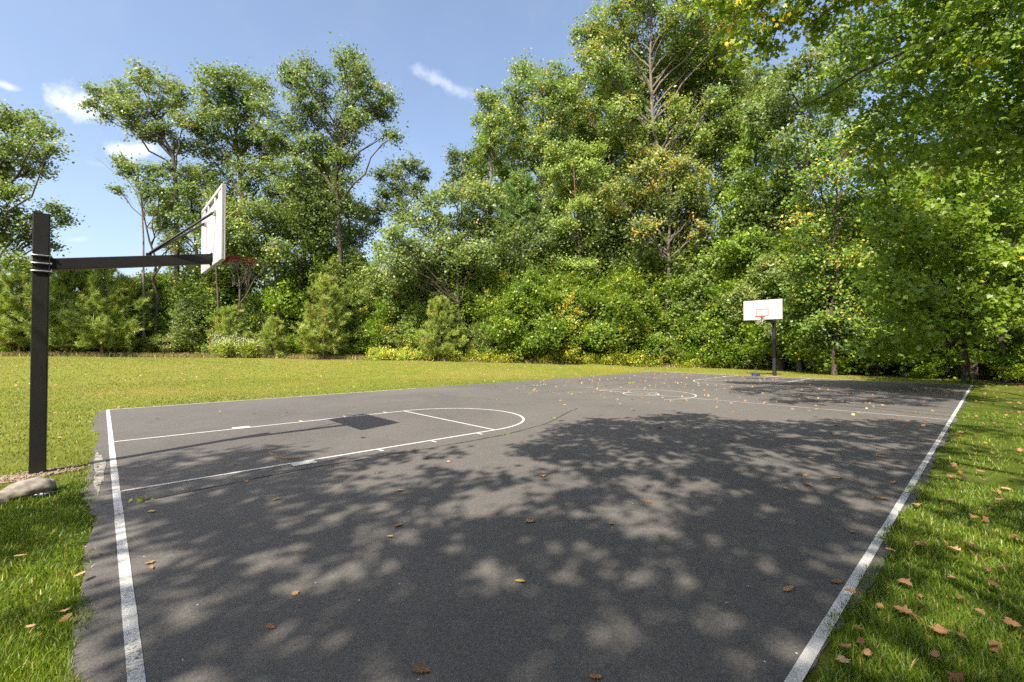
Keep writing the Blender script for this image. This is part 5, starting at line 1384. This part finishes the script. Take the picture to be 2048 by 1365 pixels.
spots = [(1040, 1165, 4, .10), (1058, 1044, 2, .13), (797, 1053, 1, .12), (842, 1345, 0, .13), (1190, 1357, 0, .09), (1577, 1181, 1, .12), (1672, 1166, 0, .12), (1705, 1066, 1, .10), (1084, 953, 3, .13), (800, 983, 4, .12), (853, 918, 2, .13), (897, 925, 3, .10), (727, 876, 2, .14), (698, 829, 1, .16), (707, 815, 0, .14), (1295, 1006, 0, .13), (1222, 1049, 0, .10),
         (298, 1128, 2, .09), (303, 1138, 1, .07), (302, 1025, 4, .10), (492, 965, 1, .12), (550, 1001, 0, .13), (540, 1256, 0, .10), (591, 1189, 3, .07), (780, 1075, 4, .08), (313, 837, 2, .14), (345, 826, 1, .11), (440, 824, 1, .11), (508, 828, 2, .10), (575, 827, 3, .10), (1130, 818, 0, .12), (1112, 819, 1, .11), (1266, 821, 2, .16), (1298, 806, 2, .13), (1360, 808, 1, .14), (1240, 808, 1, .13), (1280, 833, 2, .11), (1120, 802, 2, .14), (1130, 811, 4, .15), (1530, 848, 0, .15), (1520, 848, 2, .14),
         (1460, 882, 0, .15), (1320, 858, 2, .15), (1622, 917, 1, .15), (1610, 952, 2, .13), (1675, 957, 2, .14), (1618, 971, 2, .13), (1570, 978, 1, .09), (1760, 910, 0, .16), (1738, 891, 1, .12), (1668, 871, 2, .12), (1820, 882, 3, .12), (1845, 884, 0, .15), (1834, 911, 2, .10), (1786, 966, 1, .13), (1765, 998, 0, .15), (1852, 843, 2, .16), (1750, 853, 2, .14), (1833, 826, 4, .14), (1873, 795, 2, .18), (1700, 808, 2, .17), (1848, 812, 2, .18), (1663, 810, 1, .16), (1800, 779, 2, .2), (1650, 802, 4, .18), (1715, 826, 4, .16), (1765, 824, 1, .14), (1812, 826, 4, .15), (213, 955, 0, .09), (470, 930, 0, .1)]
for (px, py, k, s) in spots:
    g_ = ground_px(px, py); put_leaf(k, g_[0], g_[1], .009, s * .8, 'lying on the asphalt court', 'on the court')
for _ in range(75):                                       # more along the far half of the court
    x = 28.3 - 17 * rl.random() ** 1.3; y = rl.uniform(-7.8, 6.5)
    put_leaf(int(rl.choice([0, 1, 2, 2, 2, 3, 5])), x, y, .009, rl.uniform(.07, .14), 'lying on the asphalt court', 'on the court')
gl = [(1880, 1275, 2, .14), (1812, 1180, 3, .15), (1905, 1170, 3, .14), (1950, 1048, 2, .16), (1945, 1105, 2, .13), (1780, 1112, 4, .11), (1765, 1090, 0, .13), (1690, 1310, 0, .16), (1685, 1340, 3, .10), (1735, 1325, 1, .13), (1990, 1310, 0, .12), (2030, 1270, 1, .13), (1800, 1045, 2, .14), (1830, 1250, 0, .11), (1920, 1210, 0, .13), (1850, 1100, 1, .12), (2010, 1150, 0, .13), (1700, 1200, 2, .12), (2030, 1085, 2, .15), (1990, 1185, 0, .12), (1870, 1330, 1, .12), (1960, 1240, 0, .12), (1835, 1020, 2, .15), (1960, 950, 2, .14),
      (1900, 1010, 2, .15), (160, 1165, 1, .15), (40, 1125, 1, .14), (130, 1255, 0, .13), (120, 1240, 3, .14), (60, 1270, 1, .13), (185, 1115, 0, .10), (200, 1010, 0, .13), (120, 880, 2, .15), (110, 830, 1, .15), (30, 885, 1, .14), (1720, 1275, 0, .14), (1760, 1230, 1, .12), (1925, 1290, 1, .10), (2000, 1010, 2, .14), (1870, 960, 2, .16)]
for (px, py, k, s) in gl:
    g_ = ground_px(px, py); put_leaf(k, g_[0], g_[1], .045 + .015 * rl.random(), s * rl.uniform(.5, .72), 'caught in the grass beside the court', 'in the grass')
for _ in range(60):
    x = rl.uniform(3.5, 27); y = rl.uniform(-10.4, -8.3); put_leaf(int(rl.choice([0, 2, 2, 3, 1])), x, y, .04, rl.uniform(.08, .125), 'caught in the grass beside the court', 'in the grass')
# the countless small ones
rr = np.random.default_rng(909); n = 600
x = np.r_[rr.uniform(12, 28.4, 350), rr.uniform(-6, 34, 250)]; y = np.r_[rr.uniform(-7.8, 7, 350), rr.uniform(7.8, 30, 250)]
z = np.where((x > CX0) & (x < CX1) & (y > CY0) & (y < CY1), .012, hz(x, y) + .045)
V, F, tn = leaves(np.c_[x, y, z], rr.uniform(.05, .10, n), np.clip(rr.normal(size=n) * .2 + .5, 0, .95), rr, 'maple', 2.2)
x2 = rr.uniform(2.5, 27, 260); y2 = rr.uniform(-10.6, -8.25, 260)
V2, F2, t2 = leaves(np.c_[x2, y2, hz(x2, y2) + .05], rr.uniform(.03, .085, 260), np.clip(rr.normal(size=260) * .2 + .3, 0, .85), rr, 'maple', 1.8)
V = np.concatenate([V, V2]); F = np.concatenate([F, F2 + len(tn)]); tn = np.r_[tn, t2]
tag(link('leaf_litter', np_mesh('leaf_litter', V, [F], tn), 'dead_leaf'), 'scattering of small dry leaves over lawns and far court', kind='stuff')
